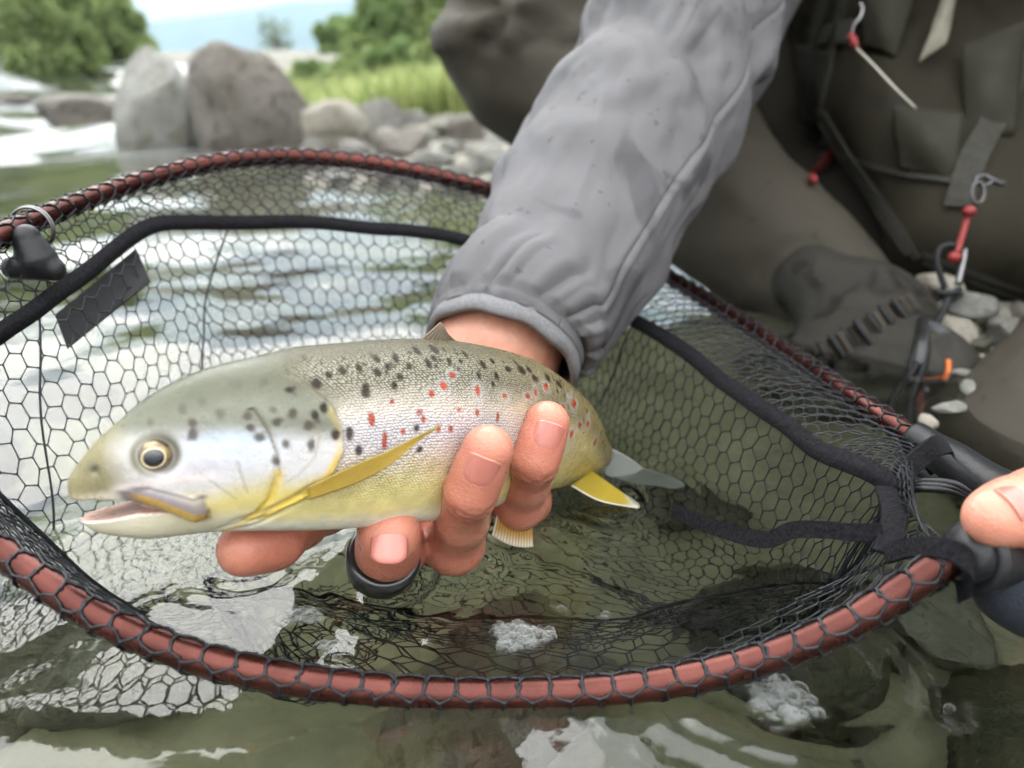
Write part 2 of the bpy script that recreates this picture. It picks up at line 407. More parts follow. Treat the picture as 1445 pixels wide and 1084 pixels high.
def stone(name, px, py, w, h, d, mk, label, group=None, var=0, rz=0., tilt=0., cat='rock', base=None, dep=.8, me=None):
    """a stone whose outline is about w by h photo pixels round (px, py) at depth d"""
    c = at(px, py, d); o = bpy.data.objects.new(name, me or RK[var % 6]); COL.objects.link(o)
    if not o.data.materials: o.data.materials.append(None)
    o.material_slots[0].link = 'OBJECT'; o.material_slots[0].material = RM[mk]
    sx, sz = w / 2 / FPX * d, h / 2 / FPX * d
    o.location = c; o.rotation_euler = (0, tilt, rz); o.scale = (sx, dep * (sx + sz) / 2 * 1.1, sz)
    return tag(o, label, cat, group)
slab = rock_mesh('stone', 91, .55, rough=.10, cuts=8); big = rock_mesh('stone', 57, .70, rough=.13, cuts=5)
# upright slab: square-ish outline, narrowing upwards
for me, f in ((slab, .22), (big, .12)):
    for v in me.vertices: v.co.x = v.co.x * (1 - f * v.co.z)
    for v in me.vertices: v.co.x -= (.16 if me is slab else .10) * v.co.z
stone('boulder', 240, 158, 142, 180, 2.35, 'pale', 'upright pale grey boulder with a slanted edge, left of the big brown one', me=slab, rz=.1)
stone('boulder', 358, 152, 176, 172, 2.2, 'brown', 'largest boulder, rounded and brown grey, behind the net rim', me=big, rz=.5)
ROCKS = [(112, 160, 135, 52, 4.3, 'brown', 'flat brown rock lying in the white water at left', 1, .05),
 (475, 190, 95, 95, 2.05, 'white', 'pale rounded rock just right of the largest boulder', 0, 0),
 (528, 172, 100, 60, 2.6, 'grey', 'grey rock below the grass, behind the pale rounded one', 2, .25),
 (500, 218, 70, 40, 1.85, 'grey', None, 3, 0), (568, 207, 90, 56, 1.9, 'brown', 'tan brown stone with ochre stains in the middle of the rock bank', 4, .1),
 (580, 172, 60, 34, 2.7, 'grey', None, 5, 0), (612, 232, 70, 42, 1.72, 'pale', None, 0, 0), (655, 190, 56, 52, 2.2, 'brown', 'brown stone touching the knee outline above the net rim', 1, 0),
 (694, 236, 66, 58, 1.6, 'pale', 'pale stone squeezed between knee and grey sleeve', 2, 0), (650, 250, 60, 40, 1.55, 'grey', None, 3, 0), (590, 262, 74, 42, 1.5, 'pale', None, 4, 0),
 (535, 252, 62, 34, 1.55, 'brown', None, 5, 0), (440, 214, 60, 36, 1.9, 'grey', None, 2, 0), (395, 226, 66, 30, 1.8, 'grey', None, 1, 0), (615, 182, 44, 28, 3.0, 'dark', None, 0, 0),
 (700, 205, 50, 42, 2.1, 'pale', None, 4, 0), (668, 222, 46, 36, 1.8, 'grey', None, 5, 0), (640, 212, 40, 28, 2.0, 'grey', None, 1, .2), (560, 236, 40, 26, 1.65, 'white', None, 2, 0),
 (480, 246, 60, 30, 1.62, 'grey', None, 3, 0), (705, 268, 60, 40, 1.45, 'brown', None, 0, 0), (545, 196, 40, 30, 2.3, 'white', None, 1, 0), (628, 272, 60, 30, 1.42, 'dark', None, 2, 0),
 (600, 196, 40, 26, 2.4, 'pale', None, 3, 0), (660, 280, 50, 34, 1.36, 'dark', None, 5, 0), (20, 142, 60, 18, 6.5, 'brown', 'small low brown rock awash at the far left edge', 3, 0),
 (740, 300, 80, 50, 1.3, 'grey', None, 1, 0), (800, 320, 90, 60, 1.25, 'brown', None, 3, 0)]
for k in range(64):
    px_, py_ = rng.uniform(430, 735), rng.uniform(168, 275); d_ = np.interp(py_, [168, 200, 230, 275], [3.0, 2.15, 1.7, 1.4]) * rng.uniform(.97, 1.03)
    w_ = rng.uniform(16, 42); ROCKS.append((round(float(px_), 1), float(py_), float(w_), float(w_ * rng.uniform(.5, .8)), float(d_), ('grey', 'pale', 'brown', 'white', 'dark')[k % 5], None, k % 6, 0))
small_ = sorted(r_[0] for r_ in ROCKS if r_[6] is None); ORD = ['first', 'second', 'third', 'fourth', 'fifth', 'sixth', 'seventh', 'eighth', 'ninth', 'tenth'] + ['%dth' % k for k in range(11, 120)]
for px, py, w, h, d, mk, lb, var, tl in ROCKS:
    stone('boulder' if w > 80 else 'bank_stone', px, py, w, h, d, mk, lb or 'small %s stone in the bank heap, %s small one from the left' % (mk, ORD[small_.index(px)]), None if lb else 'heap of stones on the bank', var, rng.uniform(0, 6), tl)
PEB = [(1322, 408, 74, 44, .62, 'white', 'pale pebble behind the carabiner, under the vest hem', 0), (1372, 432, 70, 40, .62, 'pale', 'greenish white pebble right of the carabiner', 2),
 (1345, 468, 62, 54, .565, 'white', 'rounded cream pebble beside the boot', 4), (1422, 472, 92, 44, .57, 'grey', 'smooth long grey pebble at the right edge', 1),
 (1357, 500, 34, 24, .535, 'rust', 'small rust orange pebble above the boot toe', 3), (1398, 520, 90, 34, .525, 'white', 'flat sand coloured pebble next to the wader knee', 5),
 (1300, 440, 50, 34, .6, 'grey', None, 3), (1440, 440, 50, 26, .62, 'brown', None, 2), (1400, 455, 40, 24, .6, 'dark', None, 4), (1375, 552, 70, 26, .47, 'pale', None, 0), (1340, 578, 60, 22, .45, 'pale', None, 2),
 (1310, 596, 44, 18, .43, 'white', None, 3), (1385, 490, 40, 24, .55, 'dark', None, 1), (1420, 502, 50, 22, .54, 'pale', None, 0), (1465, 500, 60, 36, .55, 'brown', None, 2), (1360, 530, 36, 18, .50, 'grey', None, 5), (1290, 420, 50, 30, .64, 'dark', None, 1)]
small_ = sorted(r_[0] for r_ in PEB if r_[6] is None)
for px, py, w, h, d, mk, lb, var in PEB:
    d = d * .90
    stone('pebble', px, py, w, h, d, mk, lb or 'small %s pebble in the shingle beside the boot, %s small one from the left' % (mk, ORD[small_.index(px)]), None if lb else 'shingle beside the boot', var, rng.uniform(0, 6), 0, 'pebble')
k = 0
for i in range(400):
    x, y = rng.uniform(-.5, .5), rng.uniform(.12, 1.0)
    if abs(x) > .1 + .75 * y or shore_dist(np.array([x]), np.array([y]))[0] > -.12: continue
    o = bpy.data.objects.new('river_stone', RK[i % 6]); COL.objects.link(o); s = rng.uniform(.018, .05)
    if not o.data.materials: o.data.materials.append(None)
    o.material_slots[0].link = 'OBJECT'; o.material_slots[0].material = RM[('dark', 'dark', 'brown', 'grey')[i % 4]]
    o.location = (x, y, float(ground_z(np.array([x]), np.array([y]))[0]) + s * .15); o.scale = (s * rng.uniform(.9, 1.5), s, s * .55); o.rotation_euler = (0, 0, rng.uniform(0, 6))
    tag(o, 'dim stone lying on the river bed under the water', 'stone', 'stones on the river bed'); k += 1
    if k >= 60: break

# ------------------------------------------------------------------ trees, grass
def leaf_mat(name, c1, c2):
    N = Nt(name); c = N.mix(N.ramp(N.noise(1.5, 4), .3, .7), c1, c2); c = N.mix(N.attr('tone', 'Fac'), c, tuple(1.7 * q for q in c2))
    N.set(Base_Color=c, Roughness=.55, Transmission_Weight=0.)
    tr = N.n('BsdfTranslucent'); N.L(c, tr.inputs[0]); ms = N.n('MixShader'); ms.inputs[0].default_value = .35
    N.L(N.b.outputs[0], ms.inputs[1]); N.L(tr.outputs[0], ms.inputs[2]); N.L(ms.outputs[0], N.o.inputs[0]); return N.m
LEAF = [leaf_mat('willow_leaf', (.19, .25, .085), (.26, .33, .13)), leaf_mat('alder_leaf', (.13, .20, .065), (.20, .28, .095)), leaf_mat('pale_leaf', (.12, .16, .10), (.17, .21, .13))]
BARK = simple('bark', (.10, .08, .06), .9, c2=(.05, .04, .03), sc=12, bsc=30, bd=.02)
def leaves(clumps, n, size, seed):
    r = np.random.default_rng(seed); V = []; T = []
    w = np.array([c[3] * c[4] * c[5] for c in clumps]); w = w / w.sum()
    ci = r.choice(len(clumps), n, p=w); C = np.array(clumps)[ci]
    u = unit(r.normal(size=(n, 3))) * (r.uniform(.25, 1, (n, 1)) ** .45); P = C[:, :3] + u * C[:, 3:]
    P = P + .12 * C[:, 3:] * np.stack([vnoise(P * 3, s) for s in (1, 2, 3)], 1)
    a = unit(r.normal(size=(n, 3)) + [0, 0, -.3]); b = unit(np.cross(a, r.normal(size=(n, 3)))); s = size * r.uniform(.6, 1.4, (n, 1))
    V = np.stack([P - a * s, P + b * s * .42 - a * s * .1, P + a * s, P - b * s * .42 - a * s * .1], 1).reshape(-1, 3)
    return V, np.arange(4 * n).reshape(-1, 4), np.repeat(np.clip(.5 * vnoise(P * 1.7, 8) + .25 * r.normal(size=n), 0, .9), 4)
def tree(name, px, pby, d, top, halfw, label, mat, n, size, seed, sparse=False, group='trees and bushes on the far banks'):
    """px: trunk pixel, pby: pixel row of the foot, top: pixel row of the crown top, halfw: half crown width in pixels"""
    r = np.random.default_rng(seed); b = at(px, pby, d); s = d / FPX; H = (pby - top) * s; W = halfw * s
    root = tag(empty(name, b), label, 'tree', group)
    cl = []
    for k in range(40):
        f = r.uniform(.12 if not sparse else .35, .93); rr = W * math.sqrt(max(.05, 1 - ((f - .45) / .6) ** 2)) * r.uniform(.15, .85); a = r.uniform(0, 6.28); q = W * r.uniform(.22, .42)
        cl.append((rr * math.cos(a), rr * math.sin(a), f * H, q, q, q * r.uniform(.8, 1.3)))
    tk = [np.array([0, 0, -.3 * .2]), np.array([.03 * W, 0, .35 * H]), np.array([-.02 * W, .02 * W, .7 * H]), np.array([.02 * W, 0, .92 * H])]
    tr = tube('trunk', tk, np.array([.05, .038, .02, .006]) * H * .8, BARK, root, 8)
    for c in cl[::2]:
        z0 = max(.1 * H, c[2] - .25 * H); tube('limb', [(.01, 0, z0), (c[0] * .5, c[1] * .5, z0 + (c[2] - z0) * .6), c[:3]], np.array([.014, .009, .003]) * H * .8, BARK, root, 5, sub=4)
    V, F, t = leaves(cl, n, size, seed); o = obj('crown', V, F, mat, root, False); attr(o, 'tone', t)
    return root
tree('willow', 30, 112, 13, -190, 95, 'broad pale green willow bush at the left edge of the river', LEAF[0], 16000, .07, 1)
tree('willow', 118, 118, 12.5, -120, 68, 'rounded willow bush left of the upright slab boulder', LEAF[0], 14000, .07, 2)
tree('willow', -70, 108, 13.5, -200, 90, 'willow bush cut by the left picture edge', LEAF[1], 12000, .08, 3)
tree('bush', 190, 122, 22, 42, 42, 'small dark bush peeping above the slab boulder', LEAF[1], 6000, .09, 4)
tree('bare_tree', 394, 118, 26, 30, 34, 'thin grey half bare tree between boulder and bank trees', LEAF[2], 420, .08, 5, True)
tree('alder', 478, 118, 17, 30, 34, 'narrow dark green tree left of the bank thicket', LEAF[1], 9000, .08, 6)
tree('alder', 560, 128, 11, -20, 66, 'leaning leafy tree in the middle of the bank thicket', LEAF[1], 14000, .07, 7)
tree('alder', 640, 138, 9.5, -130, 80, 'tall bright tree next to the knee', LEAF[0], 16000, .055, 8)
tree('bush', 520, 136, 10, 62, 40, 'low shrub at the foot of the bank trees', LEAF[0], 8000, .05, 9)
tree('bush', 265, 122, 30, 90, 26, 'low distant shrub between the two boulders', LEAF[1], 1500, .09, 10)
tree('alder', 760, 130, 12, -150, 90, 'tree hidden mostly behind knee and sleeve', LEAF[1], 5000, .06, 11)
tree('willow', 75, 116, 11, -60, 70, 'light green willow bush in front of the left hand trees', LEAF[0], 14000, .06, 12)
tree('willow', 165, 122, 15, 10, 50, 'rounded green bush directly behind the slab boulder', LEAF[0], 9000, .08, 13)
tree('bush', 500, 150, 7.5, 84, 44, 'low leafy bush at the left end of the bank grass', LEAF[0], 7000, .035, 14)
tree('bush', 570, 152, 7, 70, 52, 'spreading bush in the middle of the bank grass', LEAF[1], 8000, .035, 15)
tree('bush', 630, 156, 6.5, 60, 48, 'bright bush beside the angler knee', LEAF[0], 7000, .032, 16)
tree('bush', 450, 142, 9, 96, 34, 'low scrub at the right shoulder of the largest boulder', LEAF[1], 5000, .04, 17)
# grass on the bank
n = 15000; r = np.random.default_rng(5)
gy_ = 3.0 + 8 * r.uniform(0, 1, n) ** 1.6; gx_ = r.uniform(-.26, .10, n) * gy_ * 1.05
d = shore_dist(gx_, gy_); m = d > .55; gx_, gy_ = gx_[m], gy_[m]; n = len(gx_); gz_ = ground_z(gx_, gy_)
hh = r.uniform(.05, .20, n) * (1 + .5 * vnoise(np.stack([gx_ * 2, gy_ * 2, 0 * gx_], 1), 4)); a = r.uniform(0, 6.28, n); lean = r.normal(0, .35, (n, 2)) * hh[:, None]; w = r.uniform(.004, .009, n)
base = np.stack([gx_, gy_, gz_ - .01], 1); sd = np.stack([np.cos(a), np.sin(a), 0 * a], 1) * w[:, None]
mid = base + np.c_[lean * .35, hh * .6]; tip = base + np.c_[lean, hh]
V = np.stack([base - sd, base + sd, mid + sd * .8, tip, mid - sd * .8], 1).reshape(-1, 3)
F = [q for i in range(n) for q in ([5 * i, 5 * i + 1, 5 * i + 2, 5 * i + 4], [5 * i + 4, 5 * i + 2, 5 * i + 3])]
g = obj('bank_grass', V, F, leaf_mat('meadow_grass', (.15, .22, .06), (.26, .29, .11)), None, False); attr(g, 'tone', np.repeat(np.clip(.4 + .35 * r.normal(size=n), 0, 1), 5))
tag(g, 'tall yellow green meadow grass on the bank above the stones', 'grass', kind='stuff')
# ------------------------------------------------------------------ landing net
HOOP_PX = [(1300, 624, .30), (1250, 592, .315), (1180, 545, .345), (1100, 490, .39), (1000, 425, .44), (920, 378, .47), (800, 318, .475), (700, 272, .462), (600, 244, .45), (500, 227, .44),
 (400, 221, .425), (300, 230, .40), (200, 255, .37), (100, 290, .335), (0, 333, .30), (-90, 395, .275), (-150, 480, .255), (-165, 570, .24), (-130, 660, .228), (-60, 735, .222),
 (10, 785, .22), (60, 820, .217), (130, 866, .214), (210, 904, .213), (300, 935, .213), (400, 957, .214), (500, 971, .216), (600, 979, .217), (700, 981, .217), (800, 979, .217), (900, 970, .217),
 (1000, 951, .217), (1100, 922, .214), (1200, 878, .21), (1290, 823, .207), (1350, 782, .205)]
HOOP = catmull(np.array([at(*p) for p in HOOP_PX]), 24); HOOP = resample(HOOP, 700)
RT = .0042
net = tag(empty('landing_net', HOOP[560]), 'landing net with copper brown hoop and black hexagon mesh in the water', 'landing net')
def npart(o): return adopt(o, net)
N = Nt('anodised_copper')
N.set(Base_Color=N.mix(N.ramp(N.noise(60, 4), .35, .7), (.088, .027, .021), (.055, .0165, .013)), Metallic=.9, Roughness=N.ramp(N.noise(180, 3), .3, .7, .24, .36), Coat_Weight=.1, Coat_Roughness=.08)
COPPER = N.m
N = Nt('net_rubber'); N.set(Base_Color=(.009, .010, .013), Roughness=.36, Specular_IOR_Level=.35); RUBBER = N.m
N = Nt('black_webbing'); N.set(Base_Color=N.mix(N.ramp(N.noise(900, 2), .4, .6), (.004, .004, .006), (.011, .011, .014)), Roughness=.8, Specular_IOR_Level=.2)
wv = N.n('TexWave'); wv.inputs['Scale'].default_value = 1300; wv.inputs['Distortion'].default_value = 2; N.L(N.coord(), wv.inputs['Vector']); N.bump((wv.outputs['Fac'], .00018), (N.noise(420, 4), .0009)); WEB = N.m
N = Nt('black_moulding'); N.set(Base_Color=(.009, .0095, .011), Roughness=.42, Specular_IOR_Level=.35).bump((N.noise(400, 3), .0002)); MOULD = N.m
STEEL = simple('polished_steel', (.20, .20, .20), .28, 1.0)
V, F = sweep(HOOP, RT, 16); npart(obj('hoop', V, F, COPPER))

# the bag: a closed outline (the hoop, closed across the yoke) and rings inside it
mouth = resample(np.vstack([HOOP, catmull(np.array([at(1350, 782, .205), at(1310, 760, .215), at(1290, 700, .235), at(1292, 650, .27), at(1300, 624, .30)]), 8)[1:-1]]), 720, True)
per = np.linalg.norm(np.diff(np.vstack([mouth, mouth[:1]]), axis=0), axis=1).sum()
cen = mouth.mean(0) * [1, 1, 0] + [0, .015, 0]
tang = unit(np.roll(mouth, -3, 0) - np.roll(mouth, 3, 0)); inn = unit((cen - mouth) * [1, 1, 0])
th_m = np.linspace(0, 2 * math.pi, 721)
def mouth_at(th):
    t = (th % (2 * math.pi)) / (2 * math.pi) * 720; i = np.floor(t).astype(int) % 720; f = (t - np.floor(t))[:, None]; return mouth[i] * (1 - f) + mouth[(i + 1) % 720] * f
BAND_PX = [(1250, 690, .252), (1150, 632, .292), (1050, 562, .335), (950, 490, .385), (880, 440, .415), (770, 378, .435), (655, 342, .435), (520, 324, .425), (400, 313, .412), (270, 314, .388), (205, 325, .362), (130, 378, .335), (60, 428, .31), (0, 466, .292), (-70, 515, .275), (-120, 570, .262)]
b_ = [at(*q) for q in BAND_PX] + [q * [1, 1, 0] + unit((np.array([0, .30, 0]) - q) * [1, 1, 0]) * .030 + [0, 0, max(q[2] - .032, -.020)] for q in [at(*HOOP_PX[k]) for k in (18, 19, 20, 21, 22, 23)]] + [on_z(*q) for q in ((300, 868, -.028), (430, 886, -.03), (560, 918, -.03), (700, 935, -.032), (860, 922, -.03), (1000, 885, -.026), (1120, 846, -.016), (1215, 806, .004))]
BAND = resample(catmull(np.array(b_), 16, True), 720, True)
def ang(P): return np.unwrap(np.arctan2(P[:, 1] - cen[1], P[:, 0] - cen[0]))
# pair every rim point with the nearest band point, smoothed so that the mesh does not shear
D2 = ((mouth[:, None, :2] - BAND[None, :, :2]) ** 2).sum(-1); ix = np.argmin(D2, 1).astype(float); dir_ = 1 if np.median((np.diff(ix) + 360) % 720 - 360) >= 0 else -1
ix = np.unwrap(ix * 2 * math.pi / 720); lin = dir_ * np.arange(720) * 2 * math.pi / 720; dv_ = ix - lin; dv_ = np.convolve(np.r_[dv_[-60:], dv_, dv_[:60]], np.hanning(81) / np.hanning(81).sum(), 'same')[60:-60]
bi = ((lin + dv_) * 720 / (2 * math.pi)) % 720; i0 = np.floor(bi).astype(int) % 720; fr = (bi - np.floor(bi))[:, None]; ring2 = BAND[i0] * (1 - fr) + BAND[(i0 + 1) % 720] * fr
def ring2_at(th):
    t = (th % (2 * math.pi)) / (2 * math.pi) * 720; i = np.floor(t).astype(int) % 720; f = (t - np.floor(t))[:, None]; return ring2[i] * (1 - f) + ring2[(i + 1) % 720] * f
UB = .20
def wall(u, th):
    """u 0 at the rim, UB at the band, 1 at the foot of the wall"""
    m = mouth_at(th); b = ring2_at(th)
    t1 = np.clip(u / UB, 0, 1)[:, None]; p1 = m + (b - m) * t1; p1[:, 2] += .004 * np.sin(t1[:, 0] * math.pi)
    # below the band the mesh runs down to its foot and then inwards along the floor, by arc length
    s = np.clip(u - UB, 0, None) / (1 - UB) * SW_; bot = np.minimum(-.085, b[:, 2] - .04); drop = b[:, 2] - bot
    down = np.minimum(s, drop); inw = s - down; hr = np.hypot(b[:, 0] - cen[0], b[:, 1] - cen[1]) + 1e-6
    g = 1 - (.30 * down + inw) / hr
    p2 = cen + (b - cen) * [1, 1, 0] * np.clip(g, .05, 1)[:, None]; p2[:, 2] = b[:, 2] - down + .010 * (1 - np.exp(-inw / .02)) * np.sin(th * 5)
    p = np.where((u < UB)[:, None], p1, p2)
    q = p * 22; return p + (sstep(.03, .3, u)[:, None] * .0045) * np.stack([fbm(q, 2, 2), fbm(q, 3, 2), fbm(q, 4, 2)], 1)
SW_ = .165
def hexgrid(xr, yr, s):
    """hexagons of side s as (vertices, edges) on a plane"""
    w = math.sqrt(3) * s; vid = {}; V = []; E = set()
    def vert(x, y):
        k = (round(x / s * 20), round(y / s * 20))
        if k not in vid: vid[k] = len(V); V.append((x, y))
        return vid[k]
    for r in range(int(yr[0] / (1.5 * s)) - 1, int(yr[1] / (1.5 * s)) + 2):
        for c in range(int(xr[0] / w) - 1, int(xr[1] / w) + 2):
            cx, cy_ = c * w + (r % 2) * w / 2, r * 1.5 * s
            k = [vert(cx + s * math.sin(a * math.pi / 3), cy_ + s * math.cos(a * math.pi / 3)) for a in range(6)]
            for a in range(6): E.add((min(k[a], k[(a + 1) % 6]), max(k[a], k[(a + 1) % 6])))
    return np.array(V), np.array(sorted(E))
def strands(P, E, r, sides=4):
    a, b = P[E[:, 0]], P[E[:, 1]]; t = unit(b - a); up = np.where(np.abs(t[:, 2:]) < .8, np.array([[0, 0, 1.]]), np.array([[1., 0, 0]]))
    n = unit(np.cross(t, up)); c = np.cross(t, n); an = np.arange(sides) * 2 * math.pi / sides
    rr = np.broadcast_to(r, (len(E),))[:, None, None]
    ring = rr * (np.cos(an)[None, :, None] * n[:, None] + np.sin(an)[None, :, None] * c[:, None])
    mid = (a + b) / 2
    V = np.stack([a[:, None] - t[:, None] * rr * .5 + ring * 1.25, mid[:, None] + ring * .85, b[:, None] + t[:, None] * rr * .5 + ring * 1.25], 1).reshape(-1, 3)
    k = np.arange(len(E))[:, None, None] * 3 * sides; l = np.arange(2)[None, :, None] * sides; j = np.arange(sides)[None, None]; j2 = (j + 1) % sides
    F = np.stack([k + l + j, k + l + j2, k + l + sides + j2, k + l + sides + j], -1).reshape(-1, 4)
    return V, F
def cyl(rows, rowh, ncell, uf, fn, r, name):
    """hexagons wrapped round: ncell columns, rows of height rowh in u"""
    v, e = hexgrid((0, ncell), (0, rows * 1.5 / math.sqrt(3)), 1 / math.sqrt(3)); yy = v[:, 1] / (1.5 / math.sqrt(3))
    ok = (v[:, 0] > -.3) & (v[:, 0] < ncell - .2) & (yy > -.1) & (yy < rows + .1); e = e[ok[e].all(1)]
    th = v[:, 0] / ncell * 2 * math.pi + rng.normal(0, .035, len(v)) / ncell * 6.28; u = np.clip(uf(yy * rowh) + rng.normal(0, .035 * rowh, len(v)), 0, 1)
    V, F = strands(fn(u, th), e, r); o = npart(obj(name, V, F, RUBBER)); tag(o, kind='stuff')
ncw = int(per / .0090)
cyl(27, 1 / 27, ncw, lambda q: q, wall, .00030, 'mesh_wall')
def skirt(u, th):
    p = wall(u, th); m = mouth_at(th); out = unit((m - cen) * [1, 1, 0]); bulge = np.sin(np.clip(u / UB, 0, 1) * math.pi)[:, None]
    return p + out * (.004 + .004 * bulge) * sstep(0, .04, u)[:, None] * sstep(.035, .07, m[:, 2])[:, None] * (1 - sstep(UB * .7, UB, u))[:, None]
cyl(6, UB / 6, int(per / .0083), lambda q: np.clip(q, 0, UB), skirt, .00030, 'mesh_skirt')
# floor of the bag
foot = wall(np.ones(720), np.linspace(0, 2 * math.pi, 720, endpoint=False)); af = ang(foot); rf = np.hypot(foot[:, 0] - cen[0], foot[:, 1] - cen[1])
o_ = np.argsort(af % (2 * math.pi))
hv, he = hexgrid((-.3, .3), (-.3, .3), .0056); hv = hv + rng.normal(0, .0005, hv.shape) + .004 * np.stack([vnoise(np.c_[hv * 25, hv[:, :1] * 0], 3), vnoise(np.c_[hv * 25, hv[:, :1] * 0], 4)], 1)
rr_ = np.hypot(hv[:, 0], hv[:, 1]); rlim = np.interp(np.arctan2(hv[:, 1], hv[:, 0]) % (2 * math.pi), (af % (2 * math.pi))[o_], rf[o_], period=2 * math.pi); he = he[(rr_[he] < rlim[he] * 1.0).all(1)]
k_f = sstep(.6, 1, rr_ / rlim)
fz = -.064 - .018 * k_f + (.022 * fbm(np.c_[hv * 13, 0 * hv[:, :1]], 12, 3) + .012 * fbm(np.c_[hv * 40, 0 * hv[:, :1]], 14, 2)) * (1 - k_f)
V, F = strands(np.c_[hv + cen[:2], fz], he, .00036); tag(npart(obj('mesh_floor', V, F, RUBBER)), kind='stuff')
# mesh sleeve wrapped tightly round the hoop tube
L_ = np.r_[0, np.cumsum(np.linalg.norm(np.diff(HOOP, axis=0), axis=1))]; Lt = L_[-1]
T_, Nn, Bn = frames(HOOP, np.array([0, 0, 1.]))
nc = int(Lt / .0083); cw = Lt / nc; rows = 4; rh = 2 * math.pi / rows
cv, ce = hexgrid((0, nc), (0, rows), 1 / math.sqrt(3))
def wrap(v):
    s = np.clip(v[:, 0] / nc, 0, 1) * Lt + rng.normal(0, .0004, len(v)); s = np.clip(s, 0, Lt); ph = v[:, 1] * (2 / math.sqrt(3)) * rh + .35 + rng.normal(0, .05, len(v))
    I = lambda A: np.stack([np.interp(s, L_, A[:, k]) for k in range(3)], 1)
    return I(HOOP) + (RT + .0003) * (np.cos(ph)[:, None] * I(Nn) + np.sin(ph)[:, None] * I(Bn))
ok = (cv[:, 0] > -.1) & (cv[:, 0] < nc) & (cv[:, 1] * 2 / math.sqrt(3) >= -.4) & (cv[:, 1] * 2 / math.sqrt(3) < rows + .45)
ce = ce[ok[ce].all(1)]; cm = np.vstack([cv, (cv[ce[:, 0]] + cv[ce[:, 1]]) / 2]); nm = len(cv) + np.arange(len(ce))
ce2 = np.vstack([np.c_[ce[:, 0], nm], np.c_[nm, ce[:, 1]]])
V, F = strands(wrap(cm), ce2, .00045); tag(npart(obj('hoop_mesh_wrap', V, F, RUBBER)), kind='stuff')
# loose strands that stand off the top of the far rim
# band of webbing inside the bag
tb = np.linspace(0, 2 * math.pi, 300, endpoint=False)
bp = wall(np.full(300, UB), tb); bn = unit(wall(np.full(300, UB - .05), tb) - wall(np.full(300, UB + .08), tb))
npart(ribbon('band', bp, .0072, .0011, WEB, None, bn, 0, True))
# seams in the mesh
for t0, dt in ((.9, .5), (2.62, .9), (3.3, .8), (4.4, -.6)):
    uu = np.linspace(UB, 1, 40); npart(tube('seam', wall(uu, t0 + dt * (uu - UB)), .0005, RUBBER, None, 6, sub=0))
npart(tube('seam', wall(np.full(200, .66), np.linspace(.4, 4.4, 200)), .0010, RUBBER, None, 6, sub=0))
# black patch hanging from the band at left
pq = [at(78, 445, .330), at(192, 352, .362), at(212, 398, .358), at(95, 492, .325)]
nrm = unit(np.cross(pq[1] - pq[0], pq[3] - pq[0])) * .0006
V = [p + nrm for p in pq] + [p - nrm for p in pq]
npart(obj('size_patch', V, [[0, 1, 2, 3], [7, 6, 5, 4], [0, 4, 5, 1], [1, 5, 6, 2], [2, 6, 7, 3], [3, 7, 4, 0]], simple('patch_rubber', (.008, .008, .009), .6, Specular_IOR_Level=.25, bsc=300, bd=.0003), None, False))
# split ring and magnet on the rim at the left
rc = at(42, 316, .312); hd = unit(at(100, 290, .335) - at(0, 333, .30))
e1 = unit(np.cross(hd, [0, 1, 0])); e2 = np.cross(hd, e1); e2 = unit(e2 + .25 * hd)
for k, (dr, off) in enumerate(((.0082, 0), (.0083, .0011))):
    a = np.linspace(0, 2 * math.pi, 40, endpoint=False); npart(tube('split_ring', rc + hd * off - np.array([0, 0, .002]) + dr * (np.cos(a)[:, None] * e1 + np.sin(a)[:, None] * e2), .00045, STEEL, None, 8, True, 0))
mc = at(42, 358, .306); S = SDF(mc - .016, mc + .016, .0006)
S.cap(mc + [0, 0, .006], mc + [.002, 0, -.002], .005, .0075, .002); S.cap(mc + [-.006, -.002, -.005], mc + [.008, 0, -.006], .0042, .0042, .002)
V, F = S.mesh(); npart(obj('magnet_clip', V, F, MOULD))
# yoke and handle
A0, B0 = HOOP[0], HOOP[-1]
jn = at(1540, 745, .235)
tA = unit(A0 - HOOP[8]); tB = unit(B0 - HOOP[-9])
npart(tube('yoke_arm', [A0 - tA * .004, A0 + tA * .006, at(1345, 652, .285), at(1400, 690, .268), at(1470, 722, .25), jn], [.0062, .0066, .0072, .008, .009, .011], MOULD, None, 16))
npart(tube('yoke_arm', [B0 + tB * .002, at(1385, 784, .208), at(1440, 778, .215), at(1490, 765, .225), jn], [.0066, .0085, .009, .0095, .011], MOULD, None, 16))
rp = at(1376, 786, .2065); an = np.linspace(0, 2 * math.pi, 30, endpoint=False); T1 = unit(at(1440, 778, .215) - at(1350, 782, .205)); n1 = unit(np.cross(T1, [0, 0, 1])); n2 = np.cross(T1, n1)
npart(tube('collar', rp + .0076 * (np.cos(an)[:, None] * n1 + np.sin(an)[:, None] * n2), .0021, MOULD, None, 10, True, 0))
npart(tube('handle', [jn - [.004, 0, 0], at(1700, 770, .24), at(1950, 800, .25)], [.012, .013, .0125], simple('handle_foam', (.02, .02, .023), .8, bsc=900, bd=.0006), None, 20))
a = at(1500, 760, .2); npart(tube('grip_wrap', [at(1388, 812, .212), at(1430, 828, .213), at(1500, 840, .218), at(1640, 850, .225)], [.006, .011, .0135, .013], simple('navy_neoprene', (.012, .015, .024), .85, bsc=1500, bd=.0004), None, 18))
